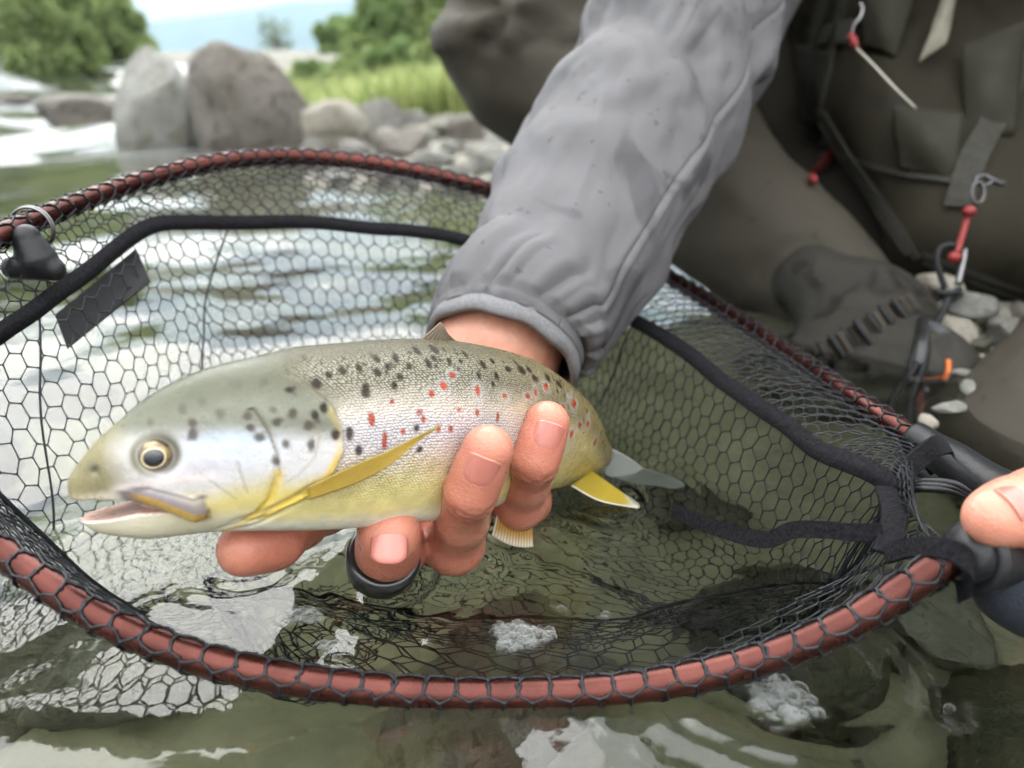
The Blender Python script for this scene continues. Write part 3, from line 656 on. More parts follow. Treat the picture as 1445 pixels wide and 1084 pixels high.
# straps of webbing at the yoke
def strap(P, w, nr, nm='strap'): npart(ribbon(nm, [at(*p) for p in P], w * .85, .0010, WEB, None, np.array([nr] * len(P), float) if np.ndim(nr) == 1 else nr))
strap([(1252, 690, .255), (1275, 668, .262), (1300, 645, .268), (1325, 628, .272), (1338, 630, .285), (1330, 645, .296), (1305, 660, .298)], .0085, (-.6, .1, .7))
strap([(1252, 688, .252), (1262, 720, .238), (1258, 755, .228), (1250, 782, .222)], .0085, (1, .2, .1))
strap([(1250, 782, .222), (1285, 772, .212), (1320, 772, .203), (1352, 780, .197), (1370, 800, .197), (1368, 826, .201), (1352, 836, .207)], .0065, (.1, .5, .9))
strap([(1245, 750, .228), (1210, 752, .232), (1170, 748, .238), (1120, 748, .245), (1080, 762, .25), (1020, 748, .262), (950, 720, .285)], .006, (0, .5, .9))
for k in range(3):
    npart(tube('bungee_loop', [at(1280, 690 + 4 * k, .262), at(1300, 680 + 5 * k, .258 - .002 * k), at(1345, 682 + 6 * k, .252), at(1375, 700 + 3 * k, .252), at(1400, 704, .262)], .0011, MOULD, None, 8))
# ------------------------------------------------------------------ the trout
FL = .232                                          # snout to tail root
SP_PX = [(97, 692, .215), (200, 662, .217), (300, 635, .221), (400, 622, .228), (500, 615, .239), (600, 607, .254), (700, 606, .279), (770, 622, .307), (812, 643, .337), (834, 662, .366), (848, 676, .396), (858, 690, .425)]
SPN = resample(catmull(np.array([at(*p) for p in SP_PX]), 30), 600)
SPL = np.r_[0, np.cumsum(np.linalg.norm(np.diff(SPN, axis=0), axis=1))]
ST = unit(np.gradient(SPN, axis=0)); camp = np.array([0, 0, CAMH])
for _ in range(12): ST = unit(ST + np.roll(ST, 1, 0) * (np.arange(600) > 0)[:, None] + np.roll(ST, -1, 0) * (np.arange(600) < 599)[:, None])
to_cam = unit(camp - SPN); roll = .20                # back tipped a little towards the lens
SU = unit(np.cross(to_cam, ST)); SU = np.where((SU[:, 2:] < 0), -SU, SU)
SU = unit(SU + np.array([0, 0, .0]))
SU = unit(SU - (SU * ST).sum(1, keepdims=True) * ST); SW = np.cross(SU, ST); SW = np.where(((SW * to_cam).sum(1) < 0)[:, None], -SW, SW)
SU = unit(SU * math.cos(roll) + SW * math.sin(roll)); SW = unit(SW - (SW * SU).sum(1, keepdims=True) * SU)
def fishmap(P):
    P = np.asarray(P, float); x = P[..., 0]
    I = lambda A: np.stack([np.interp(x, SPL, A[:, k]) for k in range(3)], -1)
    base = I(SPN) + np.minimum(x, 0)[..., None] * ST[0]
    return base + P[..., 1:2] * I(SW) + P[..., 2:3] * I(SU)
def smooth_interp(xk, yk):
    X = np.linspace(xk[0], xk[-1], 500); Y = np.interp(X, xk, yk)
    ker = np.hanning(25); ker /= ker.sum(); Y = np.convolve(np.pad(Y, 12, mode='edge'), ker, 'valid'); return lambda x: np.interp(x, X, Y)
f_top = smooth_interp([-.004, 0, .0055, .0113, .0249, .0377, .0535, .0608, .0826, .1071, .1435, .177, .208, .24], [.0005, .0026, .0068, .0108, .0177, .0218, .0245, .0262, .028, .0286, .0262, .0210, .0145, .0115])
f_bot = smooth_interp([-.004, 0, .0027, .0147, .0331, .0608, .0826, .1071, .1435, .177, .208, .24], [-.006, -.0095, -.0132, -.0188, -.0221, -.026, -.0276, -.029, -.027, -.0205, -.0145, -.0115])
f_wid = smooth_interp([-.004, 0, .0113, .0249, .0403, .0608, .0826, .1071, .1435, .177, .208, .24], [.003, .0048, .0088, .0125, .0155, .0172, .0182, .0186, .0165, .0125, .0085, .0045])
# curves on the head, in fish coordinates (x back from the snout, z up)
def op_edge(z): return np.interp(z, [-.022, -.017, -.012, -.006, .0, .006, .012, .016, .02], [.036, .050, .060, .0650, .0672, .0668, .0645, .061, .056])
def preop(z): return np.interp(z, [-.02, -.016, -.012, -.006, 0, .006, .012], [.040, .0465, .0500, .0518, .0515, .0500, .0475])
mouth_x = [-.01, 0, .006, .012, .0175, .024, .030, .036]; mouth_z = [-.0040, -.0046, -.0056, -.0064, -.0072, -.0096, -.0122, -.0150]
EYE = np.array([.0262, 0, .0047]); ER = .0042
h = .0005; S = SDF((-.006, -.0225, -.034), (.238, .0225, .034), h)
sl, P = S.win(S.lo, S.lo + (S.n - 1) * h + 1e-6); X, Y, Z = P[..., 0], P[..., 1], P[..., 2]
x1 = X[:, 0, 0]; tp, bt, wd = f_top(x1)[:, None, None], f_bot(x1)[:, None, None], f_wid(x1)[:, None, None]
zm = .5 * (tp + bt) + .06 * (tp - bt); q = Z - zm; aa = np.where(q > 0, tp - zm, zm - bt)
op = sstep(.030, .060, X) * (1 - sstep(-.0005, .0005, X - op_edge(Z))) * .0018 * sstep(-.021, -.015, Z)
po = np.exp(-((X - preop(Z)) / .0007) ** 2) * .0010 * (Z < .012) * (Z > -.019)
crease = 0
for k, (z0, x0) in enumerate(((-.0205, .030), (-.0225, .034), (-.0188, .036))):   # folds below the gill cover
    zl = np.interp(X, [x0, .047, .062], [z0, z0 + .0025, z0 + .013 - .002 * k]); crease = crease + np.exp(-((Z - zl) / .0006) ** 2) * .0010 * sstep(x0, x0 + .006, X) * (1 - sstep(.055, .064, X))
w2 = wd + op - po - crease
pw = 2.25; r = (np.abs(q / aa) ** pw + np.abs(Y / w2) ** pw) ** (1 / pw)
Fh = ((r - 1) * np.minimum(aa, w2)).astype(np.float32)
nose = -(X - .0006 + .10 * np.abs(Z + .003)); k_ = .004; hh_ = np.clip(.5 - .5 * (Fh - nose) / k_, 0, 1); Fh = Fh + (nose - Fh) * hh_ + k_ * hh_ * (1 - hh_)
del q, aa, r, w2, op, po
# mouth gap
ml = np.interp(X, mouth_x, mouth_z); gap = np.interp(X, [-.01, .0, .010, .0185, .026, .034], [.0036, .0032, .0030, .0018, .0006, .0003])
inner = np.interp(X, [-.01, .012, .018, .026, .036], [-.01, -.01, .004, .0098, .0138])
wedge = np.maximum(np.maximum(np.abs(Z - ml) - gap, X - .033), (inner - np.abs(Y)))
Fh = np.maximum(Fh, -wedge)
S.F[sl] = Fh
sgn = (1, -1)
for s in sgn:
    ys = float(f_wid(.02)) * s
    # upper jaw plate
    S.cap((.0140, s * .0080, -.0022), (.0225, s * .0112, -.0055), .0008, .0022, .0010, sq=((0, s, .25), 1.5))
    S.cap((.0225, s * .0112, -.0055), (.0312, s * .0132, -.0118), .0022, .0030, .0010, sq=((0, s, .25), 1.5))
    # eye socket
    S.ell((EYE[0], s * .0138, EYE[2]), np.eye(3), (.0052, .0036, .0050), .002, sub=True)
    # nostril
    S.ell((.0108, s * .0082, .0044), np.eye(3), (.0011, .0015, .0009), .0008, sub=True)
V, Q = S.mesh(); FV = V.copy()
trout = tag(empty('trout', fishmap(np.array([[.10, 0, -.028]]))[0]), 'spotted brown trout held just above the water over the net', 'fish')
body = obj('body', fishmap(V), Q[:, ::-1] if np.linalg.det(np.stack([ST[0], SW[0], SU[0]])) < 0 else Q, None)
x, y, z = V.T; tp, bt = f_top(x), f_bot(x); zt = np.clip((z - bt) / (tp - bt), 0, 1)
def lerp(a, b, t): return a + (b - a) * t[:, None]
c3 = lambda *a: np.array(a, float)[None]
n1 = fbm(V * 160, 5, 4); n2 = fbm(V * 420, 6, 3); n3 = fbm(V * [60, 60, 110], 8, 3)
tail = sstep(.09, .19, x)
cb = lerp(c3(.096, .086, .050), c3(.20, .148, .048), tail)                      # back
cf = lerp(c3(.70, .62, .52), c3(.66, .52, .18), tail)                         # flank
ce_ = lerp(c3(.70, .60, .26), c3(.78, .66, .25), tail)                        # lower flank
cw = np.repeat(c3(.82, .79, .68), len(x), 0)
zz = zt + .05 * n1
col = lerp(cw, ce_, sstep(.04, .17, zz)); col = lerp(col, cf, sstep(.26, .47, zz)); col = lerp(col, cb, sstep(.62, .84, zz)); col = lerp(col, cb * .8, sstep(.88, .98, zz))
col *= (1 + .22 * n1 + .12 * n2)[:, None]
lil = sstep(.42, .52, zt) * (1 - sstep(.60, .70, zt)) * (1 - tail) * .6; col = lerp(col, c3(.50, .49, .56), lil)
# head colours
bl = .0015 + .014 * sstep(.008, .018, z); hd_ = 1 - sstep(-.001, 1, (x - op_edge(z) + .001 + .5 * bl * sstep(.008, .018, z)) / bl)
hc = lerp(c3(.68, .63, .48), c3(.62, .52, .20), sstep(-.018, -.012, z) * sstep(.02, .04, x))
hc = lerp(hc, c3(.60, .58, .57), sstep(-.012, -.004, z + .002 * n1)); hc = lerp(hc, c3(.52, .64, .80), np.exp(-((x - .042) / .010) ** 2 - ((z - .004) / .0055) ** 2) * .8)
hc = lerp(hc, c3(.17, .175, .135), sstep(.0045, .0125, z + .0018 * n3 - .16 * (.03 - np.clip(x, 0, .06)) )); hc = lerp(hc, c3(.092, .096, .068), sstep(.010, .020, z))
sn = (1 - sstep(.012, .024, x)) * sstep(-.004, 0, z); hc = lerp(hc, c3(.17, .145, .050), sn * .9)
lip = np.exp(-((z - np.interp(x, mouth_x, mouth_z) - .0036) / .0016) ** 2) * (x < .022); hc = lerp(hc, c3(.50, .42, .28), lip * .6)
ed = np.hypot(x - EYE[0], z - EYE[2]); hc = lerp(hc, c3(.12, .115, .05), np.exp(-((ed - .0050) / .0010) ** 2) * (.35 + .5 * np.abs((x - EYE[0]) / (ed + 1e-6)))); hc = lerp(hc, c3(.10, .10, .075), np.exp(-(((x - .0108) / .0022) ** 2 + ((z - .0048) / .0018) ** 2)) * .7)
hc = lerp(hc, c3(.56, .48, .52), np.exp(-((x - .036) / .008) ** 2 - ((z + .001) / .003) ** 2) * .5)
for lx, lz in (([.0600, .0612, .0600, .0565, .0525], [.0095, .0040, -.0015, -.0055, -.0085]), ([.0435, .0440, .0448], [-.0005, -.0050, -.0095]), ([.0345, .0385, .0420], [-.0020, -.0070, -.0110])):
    cx_ = np.interp(z, lz[::-1], lx[::-1]); hc = lerp(hc, c3(.30, .24, .16), np.exp(-((x - cx_) / .00035) ** 2) * (z < max(lz)) * (z > min(lz)) * .55)
ml_ = np.exp(-((x - preop(z) - .0006) / .0004) ** 2) * (z < .010) * (z > -.017); hc = lerp(hc, c3(.22, .18, .11), ml_ * .6)
hc = lerp(hc, c3(.74, .64, .62), np.exp(-((z - np.interp(x, [.012, .02, .030, .042], [-.0005, -.0016, -.0028, -.0045])) / .0011) ** 2) * sstep(.012, .018, x) * (1 - sstep(.034, .042, x)) * .75)
# gold of the gill membrane
gold = np.exp(-((x - op_edge(z) + .0010) / .0012) ** 2) * (.25 + .75 * sstep(.004, -.004, z)) * (z < .012) + np.exp(-((x - preop(z)) / .0014) ** 2) * (z < -.004) * (z > -.018) * .7 + np.exp(-((z - np.interp(x, [.03, .047, .064], [-.0215, -.018, -.0085])) / .0028) ** 2) * sstep(.040, .050, x) * .55
hc = lerp(hc, c3(.66, .46, .06), np.clip(gold, 0, .9)); hc *= (1 + .10 * n1)[:, None]
col = lerp(col, hc, hd_)
# maxilla plate and mouth lining
mx = np.interp(x, [.014, .0225, .0315], [-.0022, -.0055, -.0120]); inm = np.exp(-((z - mx + .0003) / np.interp(x, [.014, .0225, .0315], [.0012, .0026, .0034])) ** 6) * sstep(.0135, .0165, x) * (1 - sstep(.0335, .035, x))
pl = lerp(c3(.11, .092, .105), c3(.29, .165, .016), sstep(.0008, -.0006, z - mx + .0012 * (x - .024) / .01) * sstep(.016, .021, x)); col = lerp(col, pl, inm * .92)
edge = np.exp(-((z - mx - np.interp(x, [.014, .0225, .0315], [.0012, .0026, .0032])) / .0006) ** 2) * sstep(.016, .02, x) * (1 - sstep(.0335, .036, x)); col = lerp(col, c3(.09, .07, .07), edge * .85)
wg = np.abs(z - np.interp(x, mouth_x, mouth_z)) - np.interp(x, [-.01, .0, .010, .0185, .026, .034], [.0036, .0032, .0030, .0018, .0006, .0003])
ins = (wg < .0004) & (x < .034) & (np.abs(y) < f_wid(x) - .0012); col[ins] = (.55, .36, .30)
spm = np.zeros(len(x))
# spots, set out in fish coordinates
DARK = [(0.0555,0.0165,0.0012,0.0011),(0.0617,0.0178,0.0011,0.0011),(0.0682,0.0207,0.0015,0.0013),(0.0727,0.0215,0.0011,0.0011),(0.0777,0.02,0.0015,0.0011),(0.0813,0.0213,0.0011,0.0011),(0.0847,0.0236,0.0011,0.0012),(0.0842,0.0187,0.0015,0.0011),(0.0822,0.0166,0.0011,0.0011),(0.0732,0.0154,0.0015,0.0018),(0.0877,0.0213,0.0011,0.0013),(0.0932,0.0218,0.0011,0.0012),(0.0953,0.0235,0.0011,0.0011),(0.0917,0.0255,0.0011,0.0011),(0.0992,0.023,0.0011,0.0011),(0.1027,0.0231,0.0011,0.0012),(0.1108,0.0222,0.0015,0.0015),(0.0788,0.0236,0.0011,0.0011),(0.0968,0.0259,0.0011,0.0011),(0.1057,0.0249,0.0011,0.0011),(0.0623,0.0117,0.0011,0.0018),(0.0603,0.0098,0.0011,0.0011),(0.0648,0.0042,0.0011,0.0015),(0.0687,0.0042,0.0011,0.002),(0.0648,0.0197,0.0011,0.0011),(0.1128,0.0167,0.0011,0.0012),(0.0877,0.0042,0.0011,0.0011),(0.0887,-0.0018,0.0011,0.0011),(0.0712,-0.0008,0.0011,0.0011),(0.1152,0.0192,0.0015,0.0015),(0.1212,0.0217,0.002,0.0011),(0.1273,0.0222,0.002,0.0011),(0.1323,0.0206,0.0015,0.0013),(0.1397,0.0222,0.002,0.0011),(0.1456,0.0215,0.0026,0.0012),(0.1157,0.0235,0.0011,0.0011),(0.1313,0.0228,0.0016,0.0011),(0.1437,0.0191,0.0011,0.0011),(0.1077,0.0192,0.0011,0.0011)]
RED = [(0.0808,0.0122,0.001,0.0009),(0.0922,0.0137,0.0008,0.0008),(0.0958,0.0158,0.001,0.0012),(0.0987,0.0188,0.0011,0.0008),(0.1061,0.015,0.0012,0.0013),(0.0887,0.0088,0.001,0.001),(0.0897,0.0067,0.0008,0.001),(0.0997,0.0093,0.001,0.001),(0.1057,0.0083,0.001,0.001),(0.0938,0.0037,0.001,0.0015),(0.0973,0.0037,0.001,0.0015),(0.0747,0.0077,0.001,0.0015),(0.0837,0.0037,0.001,0.001),(0.0783,0.0013,0.0008,0.0015),(0.1172,0.0137,0.0015,0.0008),(0.1278,0.0143,0.0016,0.0011),(0.1318,0.0161,0.001,0.0012),(0.1373,0.0192,0.0015,0.0011),(0.1142,0.0072,0.0008,0.0016),(0.1553,0.0178,0.0025,0.0014),(0.1618,0.0117,0.0025,0.0015),(0.1688,0.0137,0.0021,0.0012),(0.1573,0.0077,0.0021,0.0014),(0.1817,0.0098,0.0021,0.0014),(0.1467,0.0147,0.002,0.0011)]
HEADSPOT = [(0.0518,0.0117,0.0012,0.0012),(0.0523,0.0083,0.0012,0.0015),(0.0538,0.0027,0.0012,0.0012),(0.0517,-0.0018,0.0012,0.0016),(0.0593,0.0022,0.0012,0.0015),(0.0467,0.0107,0.0012,0.0012),(0.0411,0.0119,0.0013,0.0012),(0.0468,0.0077,0.0012,0.0012),(0.0382,0.0153,0.0012,0.0012),(0.0343,0.0144,0.0012,0.0012),(0.0353,0.0077,0.0012,0.0012),(0.0358,0.0107,0.0012,0.0012),(0.0558,0.0107,0.0012,0.0012),(0.0588,0.0072,0.0012,0.0015),(0.0485,0.005,0.0012,0.0012),(0.0453,0.0185,0.0012,0.0012),(0.0508,0.0186,0.0012,0.0012),(0.0273,0.0131,0.0012,0.0012)]
def spots(L, colr, fuzz, halo=0., sz_=1., op=.93):
    global col
    for k, (sx, sz, rx, rz) in enumerate(L):
        rx, rz = rx * sz_ * (.8 + .1 * ((k * 5) % 5)), rz * sz_ * (.8 + .1 * ((k * 3) % 5))
        m = np.where((np.abs(x - sx) < .009) & (np.abs(z - sz) < .009))[0]
        if not len(m): continue
        d = np.hypot((x[m] - sx) / rx, (z[m] - sz) / rz) * (1 + .55 * n2[m] + .45 * n1[m])
        if halo: col[m] = lerp(col[m], c3(.66, .66, .68), np.exp(-((d - 1.5) / .7) ** 2) * halo)
        spm[m] = np.maximum(spm[m], 1 - sstep(.6, 1.4, d))
        col[m] = lerp(col[m], c3(*colr) * (1 + .2 * ((k * 7) % 5 - 2) / 2), (1 - sstep(1 - fuzz, 1 + fuzz, d)) * op)
spots(DARK, (.018, .009, .007), .4, 0, .98); spots(RED, (.36, .045, .018), .35, .22, .98); spots([q for q in HEADSPOT if q[1] < .0112], (.055, .040, .034), .5, 0, .85, .85); spots([q for q in HEADSPOT if q[1] >= .0112], (.075, .07, .055), .6, 0, .85, .6)
r9 = np.random.default_rng(77); spots([(q, float(f_top(q)) * r9.uniform(.72, .93), .0006, .0006) for q in r9.uniform(.06, .17, 40)], (.035, .022, .015), .5, 0, 1., .75)
attr(body, 'col', np.clip(col, .004, .95)); attr(body, 'fx', np.stack([x * 100, np.arcsin(np.clip((zt - .5) * 2, -1, 1)) * .028 * 100, hd_], 1))
scl = (1 - hd_) * sstep(.10, .3, zt); attr(body, 'scl', scl)
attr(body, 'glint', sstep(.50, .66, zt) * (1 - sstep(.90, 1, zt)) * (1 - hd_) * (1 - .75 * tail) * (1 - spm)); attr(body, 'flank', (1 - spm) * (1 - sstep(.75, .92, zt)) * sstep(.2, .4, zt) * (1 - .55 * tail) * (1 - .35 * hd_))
N = Nt('trout_skin')
sep = N.n('SeparateXYZ'); N.L(N.attr('fx', 'Vector'), sep.inputs[0])
def scales(N, sep, n):
    cv_ = N.n('CombineXYZ'); N.L(N.math('MULTIPLY', N.math('ADD', sep.outputs[0], N.math('MULTIPLY', sep.outputs[1], .55)), n * .9), cv_.inputs[0]); N.L(N.math('MULTIPLY', sep.outputs[1], n), cv_.inputs[1])
    vo = N.n('TexVoronoi', voronoi_dimensions='2D'); vo.inputs['Scale'].default_value = 1; vo.inputs['Randomness'].default_value = .45; N.L(cv_.outputs[0], vo.inputs['Vector'])
    return N.ramp(vo.outputs['Distance'], .12, .62, 1, 0)
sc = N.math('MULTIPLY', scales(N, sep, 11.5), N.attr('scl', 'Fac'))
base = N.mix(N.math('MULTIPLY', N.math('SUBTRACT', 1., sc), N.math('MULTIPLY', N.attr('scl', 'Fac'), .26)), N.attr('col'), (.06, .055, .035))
base = N.mix(N.math('MULTIPLY', N.math('MULTIPLY', N.math('POWER', sc, 2.5), N.attr('glint', 'Fac')), .6), base, (.52, .51, .44))  # scale glints on the upper back painted into the base colour
iri = N.mix(N.noise(240, 3), (.55, .62, .78), (.75, .62, .66)); base = N.mix(N.math('MULTIPLY', N.attr('flank', 'Fac'), .14), base, iri, 'OVERLAY')
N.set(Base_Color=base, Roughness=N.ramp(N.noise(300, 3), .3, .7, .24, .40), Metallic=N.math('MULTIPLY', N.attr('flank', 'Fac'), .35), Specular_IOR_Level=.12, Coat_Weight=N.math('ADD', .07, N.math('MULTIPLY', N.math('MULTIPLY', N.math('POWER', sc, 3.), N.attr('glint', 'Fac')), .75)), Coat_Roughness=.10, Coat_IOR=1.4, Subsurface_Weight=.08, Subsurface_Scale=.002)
N.b.inputs['Subsurface Radius'].default_value = (1, .6, .4)
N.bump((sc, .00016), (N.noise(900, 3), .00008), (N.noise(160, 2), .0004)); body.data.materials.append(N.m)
adopt(body, trout)
# eye
def ellipsoid(name, c, R, ax, m, n=24):
    u, v = np.meshgrid(np.linspace(0, math.pi, n), np.linspace(0, 2 * math.pi, 2 * n, endpoint=False), indexing='ij')
    L = np.stack([np.sin(u) * np.cos(v), np.sin(u) * np.sin(v), np.cos(u)], -1) * np.asarray(R); W = np.asarray(c) + L.reshape(-1, 3) @ np.asarray(ax)
    k = 2 * n; i = np.arange(n - 1)[:, None]; j = np.arange(k)[None]; F = np.stack([i * k + j, (i + 1) * k + j, (i + 1) * k + (j + 1) % k, i * k + (j + 1) % k], -1).reshape(-1, 4)
    return obj(name, W, F, m)
IRIS = simple('eye_gold', (.085, .055, .022), .25, .3, c2=(.30, .21, .085), sc=420, lo=.35, hi=.6, Coat_Weight=1., Coat_Roughness=.03)
PUP = simple('eye_pupil', (.008, .010, .016), .08, Coat_Weight=1., Coat_Roughness=.02)
RIM = simple('eye_rim', (.62, .50, .30), .25, .2, Coat_Weight=1.)
for s in sgn:
    ei = int(np.argmin(abs(SPL - EYE[0]))); axs = np.stack([ST[ei], SU[ei], SW[ei] * s])
    e = ellipsoid('eye', fishmap(np.array([EYE[0], s * .0112, EYE[2]])), (ER, ER * .98, .0034), axs, IRIS); adopt(e, trout)
    a = np.linspace(0, 6.283, 40, endpoint=False)
    rg = tube('iris_ring', fishmap(np.stack([EYE[0] + .0001 + .0025 * np.cos(a), s * (.01425 + 0 * a), EYE[2] + .0024 * np.sin(a)], 1)), .00030, RIM, None, 8, True, 0); rg.parent = e
    p = ellipsoid('pupil', fishmap(np.array([EYE[0] + .0001, s * .0140, EYE[2]])), (.0026, .0025, .0012), axs, PUP); p.parent = e
# fins: patches in fish coordinates between a leading and a trailing ray
def fin(name, lead, trail, base_col, edge_col, nr=26, ns=30, curve=0., solid=.00045, ray=.00016, wp=False):
    lead, trail = np.asarray(lead, float), np.asarray(trail, float); A, B = resample(catmull(lead, 10), ns), resample(catmull(trail, 10), ns)
    t = np.linspace(0, 1, nr * 4)[:, None, None]; G = A[None] * (1 - t) + B[None] * t
    s_ = np.linspace(0, 1, ns)[None, :, None]; tt = t
    G = G + np.array([0, 1, 0]) * curve * np.sin(tt * math.pi) * s_ + np.array([0, 1, 0]) * ray * np.sin(tt * nr * 6.283)
    bulge = 1 + .10 * np.sin(tt * math.pi); G = G[:, :1] + (G - G[:, :1]) * (1 + (bulge - 1) * s_)
    G = G * 1.0; G[:, -1] += (G[:, -1] - G[:, -2]) * (.5 * np.sin(np.arange(nr * 4) * 2.1) * .5)[:, None]
    W = (G if wp else fishmap(G)).reshape(-1, 3); m_, n_ = nr * 4, ns; i = np.arange(m_ - 1)[:, None]; j = np.arange(n_ - 1)[None]
    F = np.stack([i * n_ + j, i * n_ + j + 1, (i + 1) * n_ + j + 1, (i + 1) * n_ + j], -1).reshape(-1, 4)
    o = obj(name, W, F, None); sd = o.modifiers.new('solid', 'SOLIDIFY'); sd.thickness = solid; sd.offset = 0
    sfac = np.broadcast_to(s_, G.shape[:2] + (1,)).reshape(-1); tf = np.broadcast_to(tt, G.shape[:2] + (1,)).reshape(-1)
    cc = lerp(c3(*base_col) + 0 * sfac[:, None], c3(*edge_col), np.maximum(sstep(.75, 1, sfac), (1 - sstep(.0, .07, tf)))); cc = cc * (1 + .28 * np.sin(tf * nr * 6.283))[:, None]
    attr(o, 'col', cc); o.data.materials.append(FINM); return adopt(o, trout)
N = Nt('fin_membrane'); N.set(Base_Color=N.attr('col'), Roughness=.3, Coat_Weight=.1, Specular_IOR_Level=.3)
tr = N.n('BsdfTranslucent'); N.L(N.attr('col'), tr.inputs[0]); ms = N.n('MixShader'); ms.inputs[0].default_value = .4
tp_ = N.n('BsdfTransparent'); ms2 = N.n('MixShader'); ms2.inputs[0].default_value = .12
N.L(N.b.outputs[0], ms.inputs[1]); N.L(tr.outputs[0], ms.inputs[2]); N.L(ms.outputs[0], ms2.inputs[1]); N.L(tp_.outputs[0], ms2.inputs[2]); N.L(ms2.outputs[0], N.o.inputs[0]); FINM = N.m
fin('pectoral_fin', [(.0581, .0185, -.0094), (.0692, .0205, -.0038), (.0799, .0225, .0006), (.0876, .025, .0046)], [(.0586, .0180, -.0126), (.0697, .0192, -.0092), (.0784, .022, -.0040), (.0871, .025, .0038)], (.56, .39, .07), (.38, .30, .10), 9, ray=.0004)
fin('pectoral_fin', [(.0581, -.0185, -.0094), (.0692, -.0215, -.008), (.0799, -.0235, -.006), (.0876, -.025, -.004)], [(.0586, -.018, -.0126), (.0697, -.0202, -.0158), (.0784, -.022, -.0146), (.0871, -.025, -.006)], (.55, .40, .07), (.60, .52, .20), 12, ray=.0001)
fin('dorsal_fin', [(.0965, 0, .0272), (.0992, .0005, .0299), (.1030, .001, .0338)], [(.1150, 0, .0262), (.1110, .0005, .0279), (.1070, .001, .0299)], (.23, .19, .14), (.33, .25, .18), 11)
w_ = lambda L: [at(*p) for p in L]
fin('pelvic_fin', w_([(704, 700, .284), (700, 732, .281), (694, 756, .278)]), w_([(740, 704, .290), (750, 738, .288), (752, 772, .286)]), (.52, .30, .07), (.66, .60, .48), 14, wp=True)
fin('pelvic_fin', w_([(660, 690, .300), (655, 712, .298), (650, 728, .296)]), w_([(690, 694, .304), (694, 716, .302), (692, 738, .300)]), (.50, .33, .08), (.60, .55, .42), 12, wp=True)
fin('anal_fin', w_([(806, 686, .318), (846, 707, .321), (898, 717, .324)]), w_([(834, 664, .336), (862, 684, .336), (890, 704, .335)]), (.50, .38, .05), (.80, .78, .70), 12, wp=True)
fin('caudal_fin', w_([(852, 628, .350), (896, 652, .356), (954, 704, .366)]), w_([(852, 668, .350), (902, 694, .352), (952, 718, .360)]), (.34, .36, .33), (.44, .47, .46), 18, wp=True)
# ------------------------------------------------------------------ the angler
person = tag(empty('person', (.35, .80, .0)), 'angler in grey jacket and dark waders crouching over the net', 'person')
def pp(o): return adopt(o, person)
def slim(c):
    """narrow each bone a little between its joints"""
    out = [c[0]]
    for (a, ra), (b, rb) in zip(c[:-1], c[1:]): out += [((a + b) / 2, (ra + rb) / 2 * .968), (b, rb)]
    return out
N = Nt('skin')
mot = N.noise(120, 4, .6)
N.set(Base_Color=N.mix(N.ramp(mot, .3, .7, 0, .35), N.attr('col'), (.44, .13, .085)), Roughness=N.ramp(N.noise(500, 3), .3, .7, .26, .44), Subsurface_Weight=.12, Subsurface_Scale=.003, Coat_Weight=.28, Coat_Roughness=.08, Coat_IOR=1.35, Specular_IOR_Level=.25)
N.b.inputs['Subsurface Radius'].default_value = (1, .35, .2)
vo = N.n('TexVoronoi', feature='DISTANCE_TO_EDGE'); vo.inputs['Scale'].default_value = 900; N.L(N.coord(), vo.inputs['Vector'])
N.bump((vo.outputs['Distance'], .0002), (N.noise(420, 3), .0002)); SKIN = N.m
N = Nt('nail'); N.set(Base_Color=N.mix(N.attr('tip', 'Fac'), (.46, .16, .125), (.62, .42, .33)), Roughness=.24, Coat_Weight=.5, Subsurface_Weight=.2, Subsurface_Scale=.002).bump((N.noise(700, 2), .0001)); NAIL = N.m
N = Nt('ring_rubber'); N.set(Base_Color=(.012, .012, .013), Roughness=.3, Coat_Weight=.6); BAND_M = N.m

h = .0009
S = SDF((-.115, .165, -.085), (.075, .46, .115), h)
J = lambda *L: [(at(a, b, c), r) for a, b, c, r in L]
wr = at(706, 486, .372)
FING = {
 'thumb': J((615, 680, .345, .0140), (530, 685, .310, .0110), (455, 712, .275, .0092), (388, 762, .2430, .0083), (345, 775, .2340, .0079)),
 'index': J((650, 680, .360, .0125), (592, 712, .315, .0092), (556, 776, .2660, .0092), (547, 775, .2530, .0094), (550, 753, .2440, .0094)),
 'middle': J((690, 680, .365, .0125), (662, 722, .326, .0092), (641, 768, .2730, .0092), (664, 694, .2410, .0078), (688, 636, .2360, .0076)),
 'ring': J((725, 670, .370, .0120), (716, 706, .336, .0088), (733, 710, .2860, .0083), (754, 650, .2630, .0077), (772, 598, .2625, .0074)),
 'little': J((750, 662, .375, .0110), (752, 700, .345, .0088), (745, 708, .316, .0078), (735, 704, .304, .0072), (728, 696, .300, .0066))}
for n_, c in FING.items():
    S.chain(slim(c), .003)
    S.ell(c[2][0], np.eye(3), (c[2][1] * 1.03,) * 3, .004)                    # knuckles
# palm and back of the hand, wrist, forearm
for key in ('index', 'middle', 'ring', 'little'): S.cap(FING[key][0][0], at(722, 610, .392), .0130, .0165, .010)
S.cap(FING['thumb'][0][0], at(695, 600, .385), .0150, .0160, .010)
S.cap(at(722, 600, .390), wr, .0200, .0235, .014); S.cap(at(700, 590, .383), wr + [-.008, 0, .0], .0180, .0215, .014)
S.cap(wr, at(775, 400, .41), .0250, .0290, .012)
V, Q = S.mesh()
